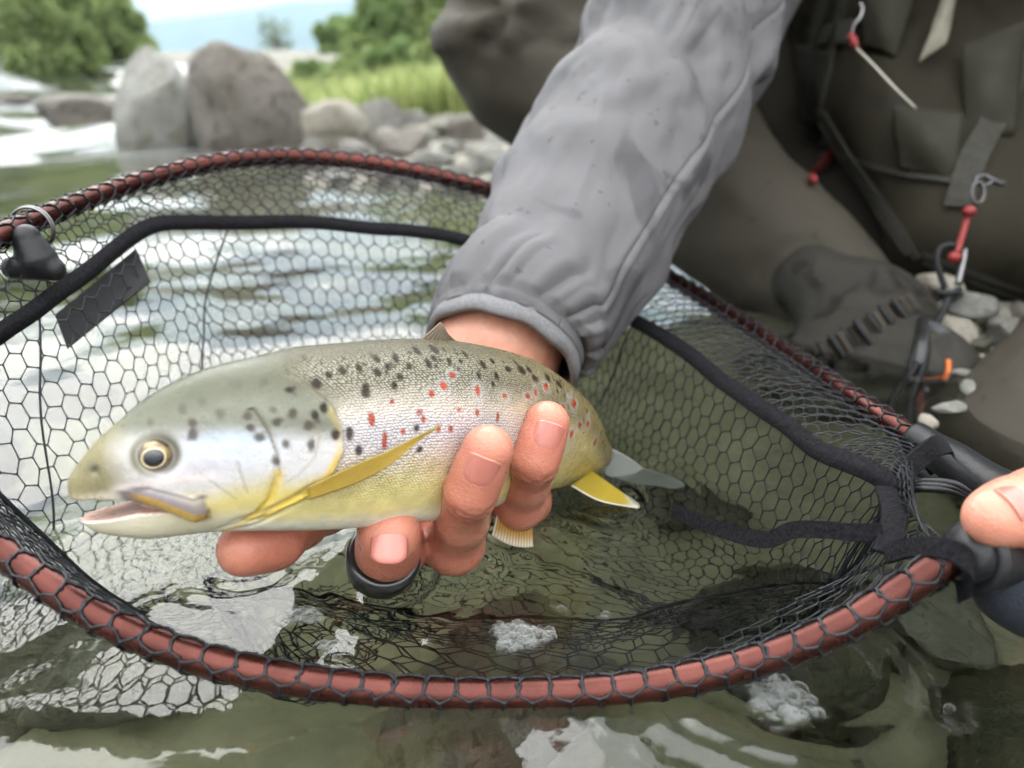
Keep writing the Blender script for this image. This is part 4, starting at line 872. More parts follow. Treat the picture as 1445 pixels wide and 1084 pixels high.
# creases over the joints
n_base = len(V)
colv = np.array([[.475, .210, .140]]) * (1 + .10 * fbm(V * 130, 3, 4) + .08 * fbm(V * 420, 5, 3))[:, None]; d_all = np.full(len(V), 1e3)
for key, c in FING.items():
    for i, (p_, r_) in enumerate(c):
        d = np.linalg.norm(V - p_, axis=1) / r_
        if i >= 2: colv = colv + (np.array([.43, .125, .085]) - colv) * (.60 * np.exp(-(d / 1.5) ** 2))[:, None]
    tipd = unit(c[4][0] - c[3][0]); d = np.linalg.norm(V - (c[4][0] + tipd * c[4][1] * .6), axis=1) / c[4][1]
    colv = colv + (np.array([.62, .29, .20]) - colv) * (.6 * np.exp(-(d / .8) ** 2))[:, None]
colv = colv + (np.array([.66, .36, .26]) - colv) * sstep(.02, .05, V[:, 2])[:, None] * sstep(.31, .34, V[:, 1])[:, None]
nrmS = None
for key in ('middle', 'ring', 'index'):
    c = FING[key]
    for i, amp in ((3, .00075), (2, .0008)):
        a0, b0 = c[i][0], c[i - 1][0]; ax = unit(b0 - a0)
        s_ = (V - a0) @ ax; rad = np.linalg.norm((V - a0) - s_[:, None] * ax, axis=1); near = (rad < c[i][1] * 1.5) & (np.abs(s_) < .008)
        dirn = unit((V - a0) - s_[:, None] * ax); w = 0
        for k, off in enumerate((-.0030, -.0012, .0006, .0024)):
            sk = off + .0006 * np.sin(40 * k + 700 * V[:, 0]); w = w + (.6 + .4 * ((k * 5) % 3)) * np.exp(-((s_ - sk) / .00042) ** 2)
        V = V - dirn * (near * amp * w * .42)[:, None]; colv = colv * (1 - .34 * np.clip(near * w, 0, 1))[:, None]  # grooves cut in, and their shade painted into the skin colour
parts = [(V, Q, colv)]
# the other hand, holding the handle at the right edge
S2 = SDF((.10, .14, -.05), (.42, .42, .14), .0012)
H2 = {'thumb': J((1640, 690, .285, .015), (1560, 676, .262, .0125), (1490, 700, .216, .0095), (1436, 720, .2065, .0083), (1403, 731, .2025, .0075)),
 'index': J((1660, 700, .262, .0125), (1560, 700, .225, .0105), (1500, 760, .205, .0098), (1500, 820, .212, .0088), (1530, 850, .228, .0078)),
 'middle': J((1690, 705, .262, .0125), (1610, 700, .222, .0108), (1555, 770, .203, .0098), (1555, 830, .212, .0088), (1585, 855, .230, .0078)),
 'ring': J((1720, 712, .265, .0125), (1660, 712, .226, .0105), (1610, 782, .208, .0095), (1610, 838, .218, .0085), (1640, 858, .235, .0076)),
 'little': J((1750, 722, .268, .012), (1705, 728, .236, .0095), (1660, 792, .220, .0086), (1660, 835, .228, .0078), (1685, 852, .240, .0070))}
for c in H2.values(): S2.chain(slim(c), .003)
w2_ = at(1800, 640, .31)
for key in ('index', 'middle', 'ring', 'little'): S2.cap(H2[key][0][0], w2_, .0135, .0190, .010)
S2.cap(H2['thumb'][0][0], w2_, .0150, .0190, .010); S2.cap(w2_, at(1850, 560, .345), .0230, .0260, .010)
V2, Q2 = S2.mesh(); c2_ = np.repeat(np.array([[.60, .285, .20]]), len(V2), 0)
for c in H2.values():
    for (p_, r_) in c[2:]: c2_ = c2_ + (np.array([.62, .24, .17]) - c2_) * (.5 * np.exp(-(np.linalg.norm(V2 - p_, axis=1) / r_ / 1.4) ** 2))[:, None]
parts.append((V2, Q2, c2_))
# arms, trunk, neck and head (inside the clothes or above the frame)
SHR, SHL = np.array([.215, .735, .40]), np.array([.60, .66, .40]); NECK = np.array([.40, .62, .50]); HEAD = np.array([.36, .52, .60])
S3 = SDF((-.06, .22, -.08), (.85, 1.25, .80), .008)
S3.cap(at(740, 445, .385), at(945, 90, .505), .028, .036, .01); S3.cap(at(945, 90, .505), at(1010, -70, .565), .036, .038, .01); S3.cap(at(1010, -70, .565), at(1090, -260, .665), .038, .045, .01); S3.cap(at(1090, -260, .665), SHR + [.03, .03, .03], .045, .055, .02)
S3.cap(at(1830, 590, .33), np.array([.62, .48, .16]), .028, .042, .01); S3.cap(np.array([.62, .48, .16]), SHL, .042, .06, .02)
S3.cap(SHR + [.05, .02, .01], SHL, .06, .07, .05); S3.cap((SHR + SHL) / 2 + [0, .02, -.02], (.60, 1.0, .36), .13, .14, .06); S3.cap((SHR + SHL) / 2, NECK, .07, .05, .04); S3.cap(NECK, HEAD, .052, .055, .03)
fw = unit(np.array([-.35, -.75, -.45])); sd_ = unit(np.cross(fw, [0, 0, 1])); up_ = np.cross(sd_, fw)
S3.ell(HEAD + up_ * .035 - fw * .01, np.stack([fw, sd_, up_]), (.098, .076, .10), .02); S3.ell(HEAD + fw * .045 - up_ * .035, np.stack([fw, sd_, up_]), (.055, .055, .06), .03)
S3.cap(HEAD + fw * .088 + up_ * .022, HEAD + fw * .108 - up_ * .012, .010, .014, .012)
for s in (-1, 1):
    S3.ell(HEAD + sd_ * .078 * s + up_ * .012, np.stack([fw, sd_, up_]), (.02, .010, .03), .008); S3.ell(HEAD + fw * .093 + sd_ * .032 * s + up_ * .026, np.stack([fw, sd_, up_]), (.012, .016, .011), .008, sub=True)
S3.cap(HEAD + fw * .092 - up_ * .042 - sd_ * .022, HEAD + fw * .092 - up_ * .042 + sd_ * .022, .007, .007, .008)
V3, Q3 = S3.mesh(); parts.append((V3, Q3, np.repeat(np.array([[.58, .30, .21]]), len(V3), 0)))
off = 0; AV, AQ, AC = [], [], []
for v, q, c in parts: AV.append(v); AQ.append(q + off); AC.append(c); off += len(v)
skin = obj('body', np.vstack(AV), np.vstack(AQ), SKIN); attr(skin, 'col', np.clip(np.vstack(AC), 0, 1))
sm = skin.modifiers.new('smooth', 'SMOOTH'); sm.iterations = 2; sm.factor = .5
pp(skin)
HAIR = simple('dark_hair', (.03, .02, .014), .6, bsc=300, bd=.004)
S4 = SDF(HEAD - .16, HEAD + .16, .006); S4.ell(HEAD + up_ * .05 - fw * .018, np.stack([fw, sd_, up_]), (.104, .083, .098), .01); S4.ell(HEAD + fw * .09 - up_ * .03, np.stack([fw, sd_, up_]), (.09, .1, .085), .01, sub=True)
V, Q = S4.mesh(); pp(obj('hair', V, Q, HAIR))
for s in (-1, 1):
    e = pp(ellipsoid('eyeball', HEAD + fw * .082 + sd_ * .032 * s + up_ * .025, (.012, .012, .012), np.eye(3), simple('eye_white', (.7, .68, .64), .2), 12))

# finger nails
def nail(tip, prev, r, r2, face, w, l, back=.46, axis=None):
    """curved plate on the finger end: face = direction it looks"""
    ax = unit(tip - prev) if axis is None else unit(axis); f = unit(face - (face @ ax) * ax); sd = np.cross(ax, f)
    u, v = np.meshgrid(np.linspace(-1, 1, 19), np.linspace(-1, 1, 21), indexing='ij')
    ph = u * w; sq = np.abs(u) ** 3 * .58
    s_ = (v * (1 - sq * (v < 0) * 1.1 - sq * (v > 0) * .45)) * l * r - back * r
    rr = (r + (r2 - r) * np.clip(-s_ / np.linalg.norm(tip - prev), 0, 1)) * (.985 - .02 * np.clip(v, 0, 1) ** 2) + .00060 * (1 - np.abs(u) ** 5) * (1 - np.clip(-v, 0, 1) ** 5)
    drop = .16 * r * np.clip((s_ - .2 * r) / r, 0, 2) ** 2
    P = tip + s_[..., None] * ax + (rr - drop)[..., None] * (np.cos(ph)[..., None] * f + np.sin(ph)[..., None] * sd)
    n_, m_ = u.shape; i = np.arange(n_ - 1)[:, None]; j = np.arange(m_ - 1)[None]; F = np.stack([i * m_ + j, i * m_ + j + 1, (i + 1) * m_ + j + 1, (i + 1) * m_ + j], -1).reshape(-1, 4)
    o = obj('fingernail', P.reshape(-1, 3), F, NAIL); so = o.modifiers.new('solid', 'SOLIDIFY'); so.thickness = .0004; so.offset = 0
    attr(o, 'tip', (sstep(.92, .97, v) * .3).ravel()); return pp(o)
tc = lambda p: unit(camp - p)
for hnd, key, fc, w, l in ((FING, 'index', (0, 0, 0), .60, .47), (FING, 'middle', (.02, 0, 0), .70, .66), (FING, 'ring', (.25, 0, 0), .70, .66), (H2, 'thumb', (.0, 0, .35), .74, .74)):
    c = hnd[key]; nail(c[4][0], c[3][0], c[4][1], c[3][1], tc(c[4][0]) + np.array(fc), w, l, axis=at(552, 690, .2485) - at(550, 752, .2440) if key == 'index' else None, back=.62 if key == 'index' else .46)
# black band round the index finger
bc = at(541, 788, .2590); ax = unit(at(549, 752, .2450) - bc); n1 = unit(np.cross(ax, [1, .2, .1])); n2 = np.cross(ax, n1); a = np.linspace(0, 2 * math.pi, 48, endpoint=False)
prof = [(-.0014, -.0055), (.0008, -.0055), (.0014, 0), (.0008, .0038), (-.0012, .0042)]
V = np.array([bc + ax * q + (.0106 + p_) * (math.cos(t) * n1 + math.sin(t) * n2) for t in a for p_, q in prof]); k = len(prof)
F = np.array([[i * k + j, i * k + (j + 1) % k, ((i + 1) % 48) * k + (j + 1) % k, ((i + 1) % 48) * k + j] for i in range(48) for j in range(k)])
tag(obj('finger_band', V, F, BAND_M), 'black rubber band round the index finger at the waterline', 'ring')

# ---- jacket: the sleeve that reaches down to the fish
def cloth_mat(name, c, cdark, wet=.5, weave=2600, sc=14., rough=.7, spec=.12):
    N = Nt(name)
    b = N.mix(N.ramp(N.noise(sc, 4), .35, .7, 0, .5), c, tuple(.86 * q for q in c))
    b = N.mix(N.ramp(N.noise(sc * 1.7, 3, .5, None, .6), .55, .64, 0, wet), b, cdark)
    b = N.mix(N.ramp(N.noise(sc * 9, 2, .5), .66, .72, 0, wet), b, cdark)
    N.set(Base_Color=b, Roughness=N.ramp(N.noise(sc * 1.7, 3, .5, None, .6), .55, .64, rough, rough * .65), Specular_IOR_Level=spec)
    N.bump((N.noise(sc * 2.2, 3), .0016), (N.noise(weave, 2), .00018)); return N.m
JACKET = cloth_mat('grey_softshell', (.122, .119, .124), (.068, .066, .071), .75)
TRIM = simple('grey_binding', (.115, .115, .12), .8, c2=(.15, .15, .155), sc=700, bsc=1500, bd=.0003)
SLV = [(712, 490, .366, .0335), (722, 466, .371, .0375), (740, 440, .378, .040), (770, 408, .389, .0395), (803, 350, .407, .0445), (838, 282, .430, .0495), (880, 205, .456, .0515), (925, 125, .484, .0535), (958, 58, .510, .0555), (1010, -70, .565, .0640), (1070, -230, .64, .074), (1130, -330, .72, .085)]
path = catmull(np.array([np.r_[at(*p[:3]), p[3]] for p in SLV]), 40); path = resample(path, 520)
T, Nn, Bn = frames(path[:, :3], np.array([0, -1., .35])); s = np.linspace(0, 1, 520); sl_ = np.r_[0, np.cumsum(np.linalg.norm(np.diff(path[:, :3], axis=0), axis=1))]
nt_ = 360; a = np.linspace(0, 2 * math.pi, nt_, endpoint=False)
# cut plane of the cuff is not square to the arm: tilt the first rings
Sg, Ag = np.meshgrid(sl_, a, indexing='ij'); Rr = np.repeat(path[:, 3:4], nt_, 1)
C3 = np.stack([np.cos(Ag) * 1.9, np.sin(Ag) * 1.9, Sg * 16], -1).reshape(-1, 3)
fold = fbm(C3 * [1.0, 1.0, 1.0], 3, 3).reshape(Sg.shape)
ridge = 1 - np.abs(fbm(np.stack([np.cos(Ag) * 1.2 + Sg * 5, np.sin(Ag) * 1.2 - Sg * 3, Sg * 9], -1).reshape(-1, 3), 11, 2).reshape(Sg.shape)) * 2.2
pl = np.sin(Ag * 17 + 2.2 * np.sin(Ag * 3 + 1) + 1.5 * fold) * .5 + np.sin(Ag * 31 + 4 * fold) * .3
pleat = pl * .0019 * np.exp(-((Sg - .012) / .016) ** 2)
elb = np.exp(-((Sg - .245) / .055) ** 2)
wav = np.sin(Sg * 95 + 2.2 * np.sin(Ag - .6) + 3 * fold)                              # folds across the arm
dg = np.sin((Sg * 46 + Ag * 1.6) + 2.5 * fold) * np.clip(np.sin(Sg * 21 - Ag * .8 + 1.2), 0, 1) * sstep(.05, .1, Sg)
Rr = Rr + .0026 * dg + .0046 * fold + .0026 * np.clip(ridge, -1, 1) + pleat + (.0022 * wav * sstep(.04, .12, Sg) * (.35 + .65 * np.clip(np.sin(Ag * 1 + 2.2), 0, 1))) + .0035 * elb * wav
seam_t = .66 + .9 * (Sg - .1)                                                          # angle of the stitched seam
dth = ((Ag - seam_t + math.pi) % (2 * math.pi) - math.pi) * Rr
Rr = Rr - .0011 * np.exp(-(dth / .0011) ** 2) + .0006 * np.exp(-((dth - .0028) / .0012) ** 2)
Rr[:6] = np.minimum(Rr[:6], .0345)
G = path[:, None, :3] + Rr[..., None] * (np.cos(Ag)[..., None] * Nn[:, None] + np.sin(Ag)[..., None] * Bn[:, None])
V = G.reshape(-1, 3); i = np.arange(519)[:, None]; j = np.arange(nt_)[None]
F = np.stack([i * nt_ + j, i * nt_ + (j + 1) % nt_, (i + 1) * nt_ + (j + 1) % nt_, (i + 1) * nt_ + j], -1).reshape(-1, 4)
sleeve = pp(obj('sleeve', V, F[:, ::-1], JACKET)); so = sleeve.modifiers.new('solid', 'SOLIDIFY'); so.thickness = .0012; so.offset = -1
# binding at the cuff
ring = path[0, :3] - T[0] * .0030 + .0340 * (np.cos(a)[:, None] * Nn[0] + np.sin(a)[:, None] * Bn[0]) + .0006 * np.sin(a * 9)[:, None] * T[0]
b_ = ribbon('cuff_binding', ring[::3], .0085, .0024, TRIM, None, np.repeat(T[:1], 120, 0), 0, True); b_.parent = sleeve
# stitches along the seam
ik = np.arange(14, 330, 1); st = []
for i_ in ik:
    an = .66 + .9 * (sl_[i_] - .1); jj = int(an / (2 * math.pi) * nt_) % nt_; n_ = unit(G[i_, jj] - path[i_, :3]); st.append(G[i_, jj] + n_ * .0004)
o = tube('seam_stitching', np.array(st)[::2], .00055, simple('stitch', (.11, .11, .115), .8), None, 5, sub=0); o.parent = sleeve
# rest of the jacket and the far sleeve
S5 = SDF((.05, .20, -.10), (.95, 1.25, .66), .008)
S5.cap(SHR, SHL, .088, .088, .05); S5.cap((SHR + SHL) / 2 + [0, .02, -.02], (.60, 1.0, .36), .15, .16, .06); S5.cap((SHR + SHL) / 2, NECK, .09, .068, .04)
S5.cap(at(1850, 570, .335), np.array([.62, .48, .16]), .040, .058, .01); S5.cap(np.array([.62, .48, .16]), SHL, .058, .08, .02)
V, Q = S5.mesh(); V = V + .006 * np.stack([fbm(V * 14, k, 3) for k in (1, 2, 3)], 1); pp(obj('jacket', V, Q, JACKET))

# ---- waders
WADER = cloth_mat('olive_wader', (.052, .046, .036), (.029, .025, .0195), .6, 2000, 9, .62)
VEST = cloth_mat('olive_vest', (.026, .0235, .0155), (.015, .0135, .0095), .5, 1800, 10, .75)
KR, AR = at(748, 78, .74), at(1205, 452, .60); KL = at(1505, 702, .41)
S6 = SDF((-.12, .28, -.14), (1.2, 1.3, .62), .0062)
HR, HL = np.array([.42, 1.08, .36]), np.array([1.0, 1.0, .28])
S6.ell(KR, np.stack([unit(np.array([1., .2, .25])), unit(np.array([-.2, 1, 0])), np.array([0, 0, 1.])]), (.080, .080, .083), .02)
S6.cap(KR + [.02, .02, .015], HR, .080, .105, .03); S6.cap(KR + [.03, 0, -.012], AR * .45 + KR * .55 + [0, 0, .01], .072, .070, .03); S6.cap(AR * .45 + KR * .55 + [0, 0, .01], AR, .070, .046, .03)
S6.cap(KL, HL, .064, .10, .03); S6.cap(KL, np.array([.62, .70, -.06]), .066, .055, .03)
S6.cap(HR, HL, .14, .13, .06); S6.cap(at(1150, 230, .78), at(1275, 350, .70), .055, .045, .03); S6.cap(at(1130, -80, .86), at(1135, 190, .80), .08, .075, .03); S6.cap((HR + HL) / 2, (.44, .80, .40), .15, .15, .06)
V, Q = S6.mesh()
g1 = np.stack([fbm(V * [16, 16, 26], k, 3) for k in (4, 5, 6)], 1); dirv = unit(V - (KR + [.06, .05, .0]))
rk = np.linalg.norm(V - KR, axis=1); fo_ = np.sin(np.arctan2(V[:, 2] - KR[2] - .03, V[:, 0] - KR[0] + .02) * 4 + 3 * g1[:, 0]) * np.exp(-((rk - .11) / .05) ** 2)
shn = np.sin((V @ unit(AR - KR)) * 75 + 5 * g1[:, 1]) * sstep(.10, .2, rk)
V = V + .004 * g1 + dirv * (.009 * fo_ * (V[:, 2] > KR[2]) + .003 * shn)[:, None]
waders = pp(obj('waders', V, Q, WADER)); sm = waders.modifiers.new('smooth', 'SMOOTH'); sm.iterations = 2
# vest hanging in front of the chest
S7 = SDF((.12, .38, -.02), (.75, .98, .62), .006)
for c, r0, c2, r1 in (((1195, -40, .74), .060, (1260, 140, .66), .045), ((1260, 140, .66), .050, (1330, 330, .60), .030), ((1330, -40, .72), .075, (1400, 330, .60), .040), ((1470, -40, .70), .09, (1500, 350, .60), .045), ((1195, -40, .74), .06, (1170, -260, .80), .07), ((1470, -40, .70), .09, (1420, -300, .78), .10), ((1330, -40, .72), .07, (1300, -300, .8), .1), ((1330, 330, .60), .03, (1500, 350, .60), .045), ((1500, 350, .6), .045, (1640, 300, .62), .06)):
    S7.cap(at(*c), at(*c2), r0, r1, .03)
V, Q = S7.mesh(); g1 = np.stack([fbm(V * [18, 18, 10], k, 3) for k in (7, 8, 9)], 1)
V = V + .008 * g1; vest = pp(obj('vest', V, Q, VEST)); sm = vest.modifiers.new('smooth', 'SMOOTH'); sm.iterations = 2
# ------------------------------------------------------------------ vest and boot details, small gear
from mathutils.bvhtree import BVHTree
def bvh_of(*objs):
    V = []; F = []
    for o in objs:
        k = len(V); M_ = o.matrix_world; V += [tuple(v.co) for v in o.data.vertices]; F += [[i + k for i in p.vertices] for p in o.data.polygons]
    return BVHTree.FromPolygons(V, F)
BV = bvh_of(vest, waders)
def cling(px, py, off=.002, fall=.66):
    """the point of the clothing surface that shows at that pixel, lifted off along the surface normal"""
    d = Vector(unit(at(px, py, 1.) - camp)); h_ = BV.ray_cast(Vector(camp), d)
    if h_[0] is None: return at(px, py, fall), -np.array(d)
    n = np.array(h_[1]); n = n if n @ np.array(d) < 0 else -n
    return np.array(h_[0]) + n * off, n
def child(o, par): o.parent = par; return o
def vstrap(name, pts, w, t, m, par, off=.002):
    q = resample(catmull(np.array(pts, float), 6), 24); C = [cling(a, b, off) for a, b in q]; P = np.array([c[0] for c in C]); n = np.array([c[1] for c in C])
    ker = np.ones(5) / 5; P = np.stack([np.convolve(np.pad(P[:, k], 2, mode='edge'), ker, 'valid') for k in range(3)], 1)
    sd = np.cross(unit(np.gradient(P, axis=0)), n); return child(ribbon(name, P, w, t, m, None, unit(sd), 0), par)
def patch(name, quad, m, par, off=.006, n=14, bulge=.004, t=.0015):
    a, b, c, d = [np.array(q, float) for q in quad]; u, v = np.meshgrid(np.linspace(0, 1, n), np.linspace(0, 1, n), indexing='ij')
    px = (1 - u)[..., None] * ((1 - v)[..., None] * a + v[..., None] * d) + u[..., None] * ((1 - v)[..., None] * b + v[..., None] * c)
    D = np.array([[np.linalg.norm(cling(*px[i, j], 0)[0] - camp) for j in range(n)] for i in range(n)]); lo = np.percentile(D, 30)
    D = np.minimum(D, lo + .03); D = (D + lo) / 2
    for _ in range(6): D[1:-1, 1:-1] = (D[:-2, 1:-1] + D[2:, 1:-1] + D[1:-1, :-2] + D[1:-1, 2:]) / 4
    P = np.array([[camp + unit(at(*px[i, j], 1.) - camp) * (D[i, j] - off - bulge * math.sin(math.pi * i / (n - 1)) * math.sin(math.pi * j / (n - 1))) for j in range(n)] for i in range(n)])
    P = P + .0025 * np.stack([fbm(P.reshape(-1, 3) * 30, k, 2) for k in (1, 2, 3)], 1).reshape(n, n, 3)
    i = np.arange(n - 1)[:, None]; j = np.arange(n - 1)[None]; F = np.stack([i * n + j, (i + 1) * n + j, (i + 1) * n + j + 1, i * n + j + 1], -1).reshape(-1, 4)
    o = obj(name, P.reshape(-1, 3), F, m); so = o.modifiers.new('solid', 'SOLIDIFY'); so.thickness = t; so.offset = -1; return child(o, par)
OLIVE = cloth_mat('olive_panel', (.036, .034, .025), (.024, .022, .016), .3, 1500, 16, .75)
TAPE = simple('olive_tape', (.032, .030, .022), .8, c2=(.020, .019, .014), sc=300, bsc=900, bd=.0004)
BEIGE = simple('beige_flap', (.20, .19, .145), .75, c2=(.15, .14, .105), sc=60, bsc=700, bd=.0004)
REDC = simple('red_cord', (.20, .014, .012), .5, bsc=1500, bd=.0003)
BLK = simple('black_cord', (.008, .009, .010), .55, Specular_IOR_Level=.3, bsc=1200, bd=.0003)
DARKW = cloth_mat('dark_pocket', (.016, .015, .012), (.010, .009, .007), .3, 1500, 16, .8)
patch('pocket_flap', [(1205, -30), (1300, -30), (1262, 82), (1218, 64)], OLIVE, vest, .012, bulge=.012)
patch('pocket', [(1258, 150), (1360, 160), (1350, 262), (1270, 240)], OLIVE, vest, .004, bulge=.01)
patch('pocket', [(1120, 60), (1180, 75), (1168, 190), (1128, 170)], DARKW, vest, .005, bulge=.008)
patch('pocket', [(1360, 60), (1445, 30), (1430, 190), (1362, 200)], OLIVE, vest, .004, bulge=.012)
patch('tag_flap', [(1338, -20), (1352, -20), (1336, 62), (1298, 92)], BEIGE, vest, .022, bulge=.004)
for pts, w in (([(1172, -20), (1150, 60), (1136, 140), (1128, 210)], .012), ([(1200, -20), (1178, 70), (1160, 150), (1150, 215)], .010), ([(1132, 128), (1180, 200), (1240, 290), (1290, 362)], .007), ([(1160, 150), (1215, 235), (1262, 305), (1300, 368)], .006),
               ([(1445, 70), (1410, 150), (1372, 225), (1352, 300)], .018), ([(1180, 215), (1290, 250), (1380, 262)], .004)):
    vstrap('strap', pts, w, .0022, TAPE, vest, .003)
for q in (((1162, 38), (1182, 30), (1172, 62), (1152, 68)), ((1178, 32), (1206, 28), (1194, 64), (1174, 66))): patch('strap_keeper', q, TAPE, vest, .008, 6, .001, .002)
for pts in ([(1300, 368), (1360, 392), (1445, 424)], [(1298, 356), (1360, 380), (1445, 412)]): vstrap('hem', pts, .004, .0016, TAPE, vest, .001)
# hook, red bead and needle hanging from a cord
nd = tag(empty('hook_needle', at(1205, 58, .56)), 'thin metal needle with a red end hanging on the vest', 'needle')
adopt(tube('shaft', [at(1206, 66, .56), at(1232, 92, .558), at(1262, 124, .555), at(1293, 154, .552)], [.0009, .0011, .0011, .0008], simple('dull_metal', (.34, .32, .27), .35, .9), None, 8), nd)
adopt(tube('red_end', [at(1200, 48, .562), at(1203, 56, .561), at(1208, 67, .56)], [.002, .0032, .0022], REDC, None, 10), nd)
adopt(tube('hook', [at(1202, 48, .562), at(1206, 34, .565), at(1214, 24, .566), at(1217, 12, .566), at(1213, 4, .566)], .0013, STEEL, None, 8), nd)
# red toggle near the belt
tg = tag(empty('cord_toggle', at(1160, 240, .66)), 'dark red cord toggle lying against the dark waders', 'toggle')
C0 = [cling(a, b, .006)[0] for a, b in ((1140, 262), (1150, 248), (1160, 238), (1168, 228))]
adopt(tube('cord', C0, .003, REDC, None, 8), tg); adopt(tube('bead', [C0[-1], C0[-1] + [.006, 0, .004]], [.006, .005], REDC, None, 10, sub=3), tg)
# carabiner with red cord and black lanyard
cb = tag(empty('carabiner', at(1340, 390, .50)), 'black pear shaped carabiner with silver gate hanging from red cord', 'carabiner'); dC = .50
loop = [(1334, 408), (1327, 388), (1322, 368), (1325, 353), (1337, 346), (1350, 348), (1360, 353)]
adopt(tube('carabiner_body', [at(a, b, dC) for a, b in loop], .0020, BLK, None, 10), cb)
adopt(tube('gate', [at(1361, 352, dC), at(1360, 366, dC), at(1352, 402, dC)], .0021, STEEL, None, 10), cb)
adopt(tube('knot', [at(1320, 411, dC - .002), at(1332, 414, dC - .003), at(1346, 413, dC - .003), at(1354, 408, dC - .001)], .0022, BLK, None, 10), cb)
adopt(tube('knot', [at(1328, 408, dC + .002), at(1330, 420, dC), at(1340, 424, dC - .002), at(1348, 418, dC)], .0020, BLK, None, 10), cb)
rc_ = tag(empty('red_lanyard', at(1366, 290, .5)), 'short red cord with knots between swivel and carabiner', 'cord')
adopt(tube('cord', [at(1368, 296, .502), at(1360, 325, .501), at(1350, 358, .4985)], .0021, REDC, None, 10), rc_)
for q in ((1368, 298), (1347, 363)): adopt(ellipsoid('knot', at(*q, .4985), (.0042, .0036, .0034), np.eye(3), REDC, 10), rc_)
an = np.linspace(0, 6.283, 24, endpoint=False)
sw = tag(empty('swivel', at(1385, 262, .505)), 'small dark metal swivel ring at the vest hem strap', 'swivel'); gm = simple('gunmetal', (.10, .10, .10), .35, .9)
adopt(tube('ring', [at(1380 + 9 * math.cos(t), 272 + 15 * math.sin(t), .504) for t in an], .0011, gm, None, 8, True, 0), sw); adopt(tube('ring', [at(1388 + 11 * math.cos(t), 255 + 7 * math.sin(t), .507) for t in an], .0013, gm, None, 8, True, 0), sw)
adopt(tube('bar', [at(1392, 250, .507), at(1408, 258, .508), at(1416, 259, .509)], .0018, gm, None, 8), sw)
ln = tag(empty('lanyard', at(1275, 540, .45)), 'black elastic lanyard running from carabiner down towards the net handle', 'lanyard')
adopt(tube('cord', [at(1338, 420, .498), at(1328, 446, .49), at(1312, 470, .48)], [.0026, .0020, .0030], BLK, None, 10), ln)
adopt(tube('crimp', [at(1313, 468, .481), at(1306, 484, .476)], .0034, simple('grey_crimp', (.22, .23, .24), .4, .5), None, 10, sub=4), ln)
for k in range(2): adopt(tube('cord', [at(1307 + 3 * k, 482, .476), at(1290 + 12 * k, 520, .455), at(1268 + 22 * k, 555, .43), at(1256 + 26 * k, 580, .41), at(1270 + 20 * k, 640, .37), at(1330, 690, .30)], .0019, BLK, None, 8), ln)
# boot
boot = pp(empty('boot', at(1260, 560, .5))); boot.location = at(1260, 560, .5); boot.matrix_parent_inverse = Matrix.Translation(-person.location)
def bp_(o): o.parent = boot; o.matrix_parent_inverse = Matrix.Translation(-boot.location); return o
S8 = SDF(at(1230, 500, .52) - .16, at(1230, 500, .52) + .16, .0028)
an0, toe, heel = at(1225, 462, .565), at(1305, 540, .490), at(1170, 545, .535)
S8.cap(an0, toe, .034, .026, .02); S8.cap(an0, heel, .034, .032, .03); S8.cap(heel, toe, .030, .026, .03); S8.cap(an0, an0 + unit(AR - KR) * -.05, .034, .028, .02)
V, Q = S8.mesh(); V = V + .0025 * np.stack([fbm(V * 45, k, 3) for k in (1, 2, 3)], 1)
BOOTM = cloth_mat('boot_fabric', (.034, .032, .027), (.016, .015, .013), .8, 1500, 22, .6); bp_(obj('upper', V, Q, BOOTM))
TOEM = simple('toe_rubber', (.045, .048, .052), .45, c2=(.07, .073, .078), sc=120, bsc=500, bd=.0004)
S9 = SDF(toe - .06, toe + .06, .002); S9.cap(toe + [-.008, .004, .010], toe + [.010, .0, -.006], .0285, .0275, .01); S9.cap(toe + [-.05, .0, -.03], toe + [-.03, .0, .05], .03, .03, .008, sub=True)
V, Q = S9.mesh(); bp_(obj('toe_cap', V, Q, TOEM))
BB = bvh_of(*[o for o in boot.children])
def on_boot(px, py, off):
    d = Vector(unit(at(px, py, 1.) - camp)); h_ = BB.ray_cast(Vector(camp), d); return (np.array(h_[0]) - np.array(d) * off) if h_[0] is not None else at(px, py, .5)
bp_(tube('orange_piping', [on_boot(a, b, .001) for a, b in ((1288, 577), (1302, 570), (1318, 558), (1331, 542), (1338, 524), (1338, 508))], .0016, simple('orange_rubber', (.55, .13, .02), .5), None, 8))
bp_(tube('shank', [on_boot(a, b, .0) for a, b in ((1302, 452), (1300, 490), (1290, 530), (1270, 560))], [.003, .005, .005, .003], simple('black_rand', (.012, .012, .012), .35), None, 12))
# ruffled gravel guard over the boot
gp = np.array([on_boot(a, b, .002) for a, b in np.linspace((1155, 508), (1292, 428), 40)]); tt = np.linspace(0, 1, 40); dd_ = unit(camp - gp)
gp = gp + dd_ * (.003 * np.sin(tt * 70))[:, None]
bp_(ribbon('gravel_guard_elastic', gp, .016, .003, cloth_mat('guard_elastic', (.05, .042, .034), (.02, .018, .015), .5, 1500, 40), None, unit(np.cross(np.gradient(gp, axis=0), dd_)), 0))
for k in range(7):
    q = gp[3 + 5 * k]; up2 = unit(np.cross(np.gradient(gp, axis=0)[3 + 5 * k], dd_[3 + 5 * k])); bp_(tube('lace', [q - up2 * .010 + dd_[0] * .003, q + dd_[0] * .005, q + up2 * .010 + dd_[0] * .003], .0018, BLK, None, 6))

